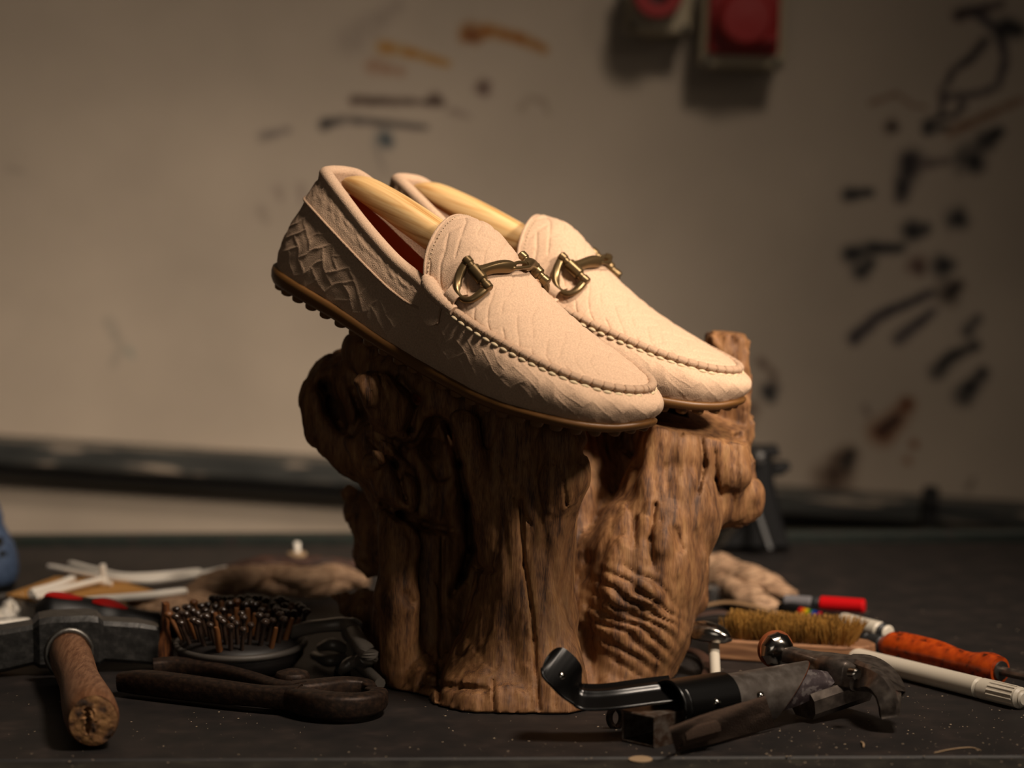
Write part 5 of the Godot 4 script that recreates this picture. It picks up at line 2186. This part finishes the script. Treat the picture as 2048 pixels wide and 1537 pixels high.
func right_clutter() -> void:
	peen_hammer()
	steel_sleeve()
	square_tube()
	suede_scrap()
	wire_brush()
	screwdriver()
	var ring := PackedVector3Array()
	for k in 25:
		var a := TAU * k / 24
		ring.append(Vector3(cos(a) * .0036, .0066 + sin(a) * .0058, sin(a) * .0014))
	var mb := MB.new()
	mb.tube(ring, same(25, .0011), 8, 1.8, Vector3.RIGHT)
	single("rusty_ring", mb.mesh(-1), mats.rust, "small rusty ring standing beside the square steel tube", "ring", on(1231, 1459, 0))
	marker("marker_pen", "slim marker with a bright red cap lying across the brass brush's far side", on(1560, 1201, .0185), on(1730, 1213, .0185), .0050, [["tip", 0.0, .05, .35, mats.dark_plastic, .6], ["barrel", .05, .38, .82, mats.pen_grey], ["collar", .38, .47, .88, mats.pen_dark], ["red_cap", .47, 1.0, 1.0, mats.red_cap]], "paint markers")
	var m := marker("marker_pen", "black paint marker with rainbow label and greyish white cap", on(1560, 1216, .0125), on(1779, 1268, .0125), .0066, [["tip", .0, .05, .5, mats.dark_plastic], ["barrel", .05, .60, .86, mats.pen_black], ["white_cap", .58, .93, 1.0, mats.pen_white, .96], ["end_ring", .93, .97, .97, mats.dark_plastic], ["end_plug", .97, 1.0, .80, mats.pen_white]], "paint markers")
	# the coloured dots printed on its label
	var a := on(1560, 1216, .0125)
	var b := on(1779, 1268, .0125)
	var d := (b - a).normalized()
	var side := d.cross(Vector3.UP).normalized()
	var cols := [Color(.75, .05, .05), Color(.85, .45, .03), Color(.80, .70, .05), Color(.10, .42, .12), Color(.05, .25, .60), Color(.08, .12, .42), Color(.70, .04, .10)]
	for k in 7:
		mb = MB.new()
		var f := func(u: float, w: float, lift: float) -> Vector3:
			var t := lerpf(-.45, .95, w)
			return a.lerp(b, lerpf(.225 + .030 * k, .255 + .030 * k, u)) + (side * cos(t) + Vector3.UP * sin(t)) * (.0066 * .86 + lift) - m.position
		sheet(mb, f, 3, 9, .00012, .00002)
		part("label_band", mb.mesh(), mat(cols[k], .5), m)
	mb = MB.new()
	var pale := func(u: float, w: float, lift: float) -> Vector3:
		var t := lerpf(-.3, .6, w)
		return a.lerp(b, lerpf(.45, .54, u)) + (side * cos(t) + Vector3.UP * sin(t)) * (.0066 * .86 + lift) - m.position
	sheet(mb, pale, 3, 9, .00012, .00002)
	part("label_field", mb.mesh(), mats.pen_grey, m)
	marker("marker_pen", "dark grey marker lying under the white-capped one", on(1640, 1246, .0060), on(1768, 1292, .0060), .0060, [["barrel", 0.0, .8, .95, mats.pen_dark], ["cap", .8, 1.0, 1.0, mats.pen_dark]], "paint markers")
	marker("marker_pen", "long plain white marker pen at the right front", on(1700, 1312, .0067), on(2050, 1399, .0068), .0064, [["barrel", 0.0, .76, .93, mats.pen_white, 1.0], ["cap", .762, .985, 1.02, mats.pen_white], ["end_plug", .98, 1.0, .72, mats.pen_white]], "paint markers")
	var clip := thing_part_clip(on(1700, 1312, .0067), on(2050, 1399, .0068))
	part("cap_ridges", clip, mats.pen_white, get_node(last_marker))
	# driftwood at the back right
	branch("driftwood_branch", "gnarled brown driftwood branch behind the paint markers", [[1385, 1128, .016], [1430, 1142, .018], [1490, 1155, .018], [1540, 1172, .016], [1585, 1196, .010]], [.010, .0145, .0125, .0105, .006], mats.drift, 91, "", [[[[1420, 1160, .010], [1470, 1180, .012], [1520, 1205, .010], [1560, 1216, .006]], [.006, .0105, .010, .005]]])
	rod_thing("leather_strip", "thin tan leather strip curving behind the brass brush", "leather strip", [[1400, 1214, .012], [1450, 1206, .015], [1500, 1212, .015], [1550, 1226, .012], [1610, 1243, .006]], [.0028, .0030, .0030, .0028, .002], mats.tan_leather, "leather strips", 30, .45)
	rod_thing("leather_strip", "dark leather strip lying under the tan one near the stump", "leather strip", [[1392, 1232, .006], [1440, 1226, .008], [1500, 1232, .006], [1560, 1246, .004]], [.003, .0032, .0032, .002], mats.dark_leather, "leather strips", 26, .45)
	rod_thing("leather_strip", "brown leather strap bent into a loop beside the stump's foot", "leather strip", [[1322, 1308, .004], [1352, 1302, .004], [1385, 1303, .004], [1408, 1316, .004], [1417, 1338, .004], [1408, 1358, .004]], [.0032, .0036, .0036, .0036, .0036, .003], mats.dark_leather, "leather strips", 34, .5)
	# glass block against the driftwood
	mb = MB.new()
	mb.box(Vector3(.016, .013, .014), Transform3D(Basis(Vector3.UP, .5), Vector3(0, .0066, 0)), .0015)
	single("glass_block", mb.mesh(), mats.glass, "small clear glass block by the stump, below the driftwood", "glass block", on(1436, 1208, 0))
	# small chrome-headed tool with a white shank
	var o := thing("chrome_tool", "small tool with chrome wedge head and white shank beside the stump", "tool", on(1430, 1330, 0))
	mb = MB.new()
	var hp := moved(o, way([[1378, 1262, .028], [1400, 1262, .029], [1430, 1268, .028], [1452, 1276, .026], [1464, 1281, .0245]], 20))
	mb.tube(hp, radii([.0058, .0082, .0078, .0052, .0012], 20), 16, .75, Vector3.UP, true, 2.6)
	part("head", mb.mesh(50), mats.bright_steel, o)
	mb = MB.new()
	mb.rod(on(1427, 1272, .024) - o.position, on(1431, 1362, .0032) - o.position, .0034, 14)
	part("shank", mb.mesh(), mats.pen_white, o)
	mb = MB.new()
	mb.lathe(PackedVector2Array([Vector2(.0045, 0), Vector2(.0046, .006), Vector2(.003, .008), Vector2(.0003, .0082)]), Transform3D(Basis(Vector3.BACK, 1.3), on(1396, 1268, .024) - o.position), 14)
	part("orange_reflection", mb.mesh(), mats.rust_orange, o)  # stands in for an orange lens reflection, built as solid
	# crumbs and dust on the bench
	var grit := MB.new()
	grit.lathe(PackedVector2Array([Vector2(.0001, -.4), Vector2(.8, -.25), Vector2(1.0, .1), Vector2(.5, .45), Vector2(.0001, .5)]), Transform3D(), 5)
	var mm := MultiMesh.new()
	mm.transform_format = MultiMesh.TRANSFORM_3D
	mm.mesh = grit.mesh(30)
	mm.instance_count = 900
	var rng := RandomNumberGenerator.new()
	rng.seed = 12
	for i in 900:
		var px := rng.randf_range(-20, 2070)
		if rng.randf() < .5:
			px = rng.randf_range(1250, 2070)
		var q := on(px, lerpf(1190, 1534, sqrt(rng.randf())), 0)
		var s := .00022 + .0006 * pow(rng.randf(), 3.0)
		mm.set_instance_transform(i, Transform3D(Basis(Vector3.UP, rng.randf() * TAU).scaled(Vector3(s, s * .5, s * rng.randf_range(.5, 1.4))), q + Vector3(0, s * .2, 0)))
	var dust := MultiMeshInstance3D.new()
	dust.name = "dust"
	dust.multimesh = mm
	dust.material_override = mats.crumb
	add_child(dust)
	tag(dust, "pale crumbs and dust specks scattered over the dark bench", "dust")
	dust.set_meta("kind", "stuff")
	mb = MB.new()
	mb.lathe(PackedVector2Array([Vector2(.0066, 0), Vector2(.0066, .0006), Vector2(.006, .0010), Vector2(.0003, .0010)]), Transform3D(), 20)
	single("worn_chip", mb.mesh(), mats.tan_disc, "pale worn chip on the front edge of the bench", "disc", on(1281, 1519, 0) + Vector3(0, -.0005, 0))  # worn chip of the edge, built as a flat disc
	rod_thing("thread", "thin dry thread lying at the right front of the bench", "thread", [[1868, 1507, .0005], [1900, 1500, .0006], [1940, 1496, .0005], [1962, 1502, .0005]], [.0004, .0004, .0004, .0003], mats.tan_disc, "", 16)
	rod_thing("wood_shaving", "pale curl of shaving by the flared peen", "shaving", [[1722, 1484, .0006], [1727, 1489, .0016], [1727, 1496, .0006]], [.0004, .0007, .0004], mats.tan_disc, "", 10)

var last_marker: NodePath

# raised ridges round the end of the white pen's cap
func thing_part_clip(a: Vector3, b: Vector3) -> ArrayMesh:
	for c in get_children():
		if str(c.name).begins_with("marker_pen"):
			last_marker = get_path_to(c)
	var o: Node3D = get_node(last_marker)
	var d := (b - a).normalized()
	var side := d.cross(Vector3.UP).normalized()
	var mb := MB.new()
	for k in 6:
		var t := lerpf(-.5, 1.5, k / 5.0)
		var off := (side * cos(t) + Vector3.UP * sin(t)) * .0064
		mb.rod(a.lerp(b, .83) + off - o.position, a.lerp(b, .965) + off - o.position, .0007, 6)
	return mb.mesh(-1)


func _ready() -> void:
	var cam := Camera3D.new()
	cam.name = "camera"
	add_child(cam)
	cam.fov = rad_to_deg(2.0 * atan(12.0 / 85.0))
	cam.position = EYE
	cam.rotation_degrees = Vector3(-PITCH, 0, 0)
	cam.near = 0.05
	cam.far = 30.0
	cam.current = true
	var lens := CameraAttributesPhysical.new()
	lens.frustum_focal_length = 85.0
	lens.frustum_focus_distance = 1.61
	lens.exposure_aperture = 3.8
	cam.attributes = lens
	var we := WorldEnvironment.new()
	we.name = "environment"
	var env := Environment.new()
	env.background_mode = Environment.BG_COLOR
	env.background_color = Color.BLACK
	env.tonemap_mode = Environment.TONE_MAPPER_LINEAR
	env.tonemap_exposure = 1.08
	env.sdfgi_enabled = true
	env.ssao_enabled = true
	env.ssil_enabled = true
	we.environment = env
	add_child(we)
	make_materials()
	lamp(Vector3(.926, 1.797, -.939), Vector3(-.42, .66, -2.5), 2.4, 17.0, .10, Color(1.0, .925, .845), "black studio spot lamp on a tall stand at the right")
	lamp(Vector3(.511, 2.311, -1.10), Vector3(-.429, .9, -1.764), 1.95, 42.5, .15, Color(1.0, .925, .845), "black studio lamp hung from the ceiling over the bench")
	add_fill_panel(.30)
	room()
	bench()
	wall_things()
	var shoe := make_loafer()
	tag(shoe, "beige suede loafer nearest the camera, its toe over the stump's front", "shoe", "pair of loafers")
	shoe.transform = pose(-34, -18, Vector3(-.1478, 1.1401, -1.7046))
	var far := shoe.duplicate()
	far.name = numbered("suede_loafer")
	add_child(far)
	tag(far, "beige suede loafer behind its mate, toe against the stump's upright splinter", "shoe", "pair of loafers")
	far.transform = pose(-20.95, -16.6, Vector3(-.1130, 1.1320, -1.7798))
	var tree := make_shoe_tree()
	tag(tree, "pale pine shoe tree bar inside the nearer loafer", "shoe tree", "pine shoe trees")
	tree.transform = shoe.transform
	var tree2 := tree.duplicate()
	tree2.name = numbered("shoe_tree")
	add_child(tree2)
	tag(tree2, "pale pine shoe tree bar inside the farther loafer", "shoe tree", "pine shoe trees")
	tree2.transform = far.transform
	single("driftwood_stump", make_stump(shoe.transform, far.transform), mats.stump, "large knotty driftwood stump carrying both loafers", "stump")
	left_clutter()
	right_clutter()
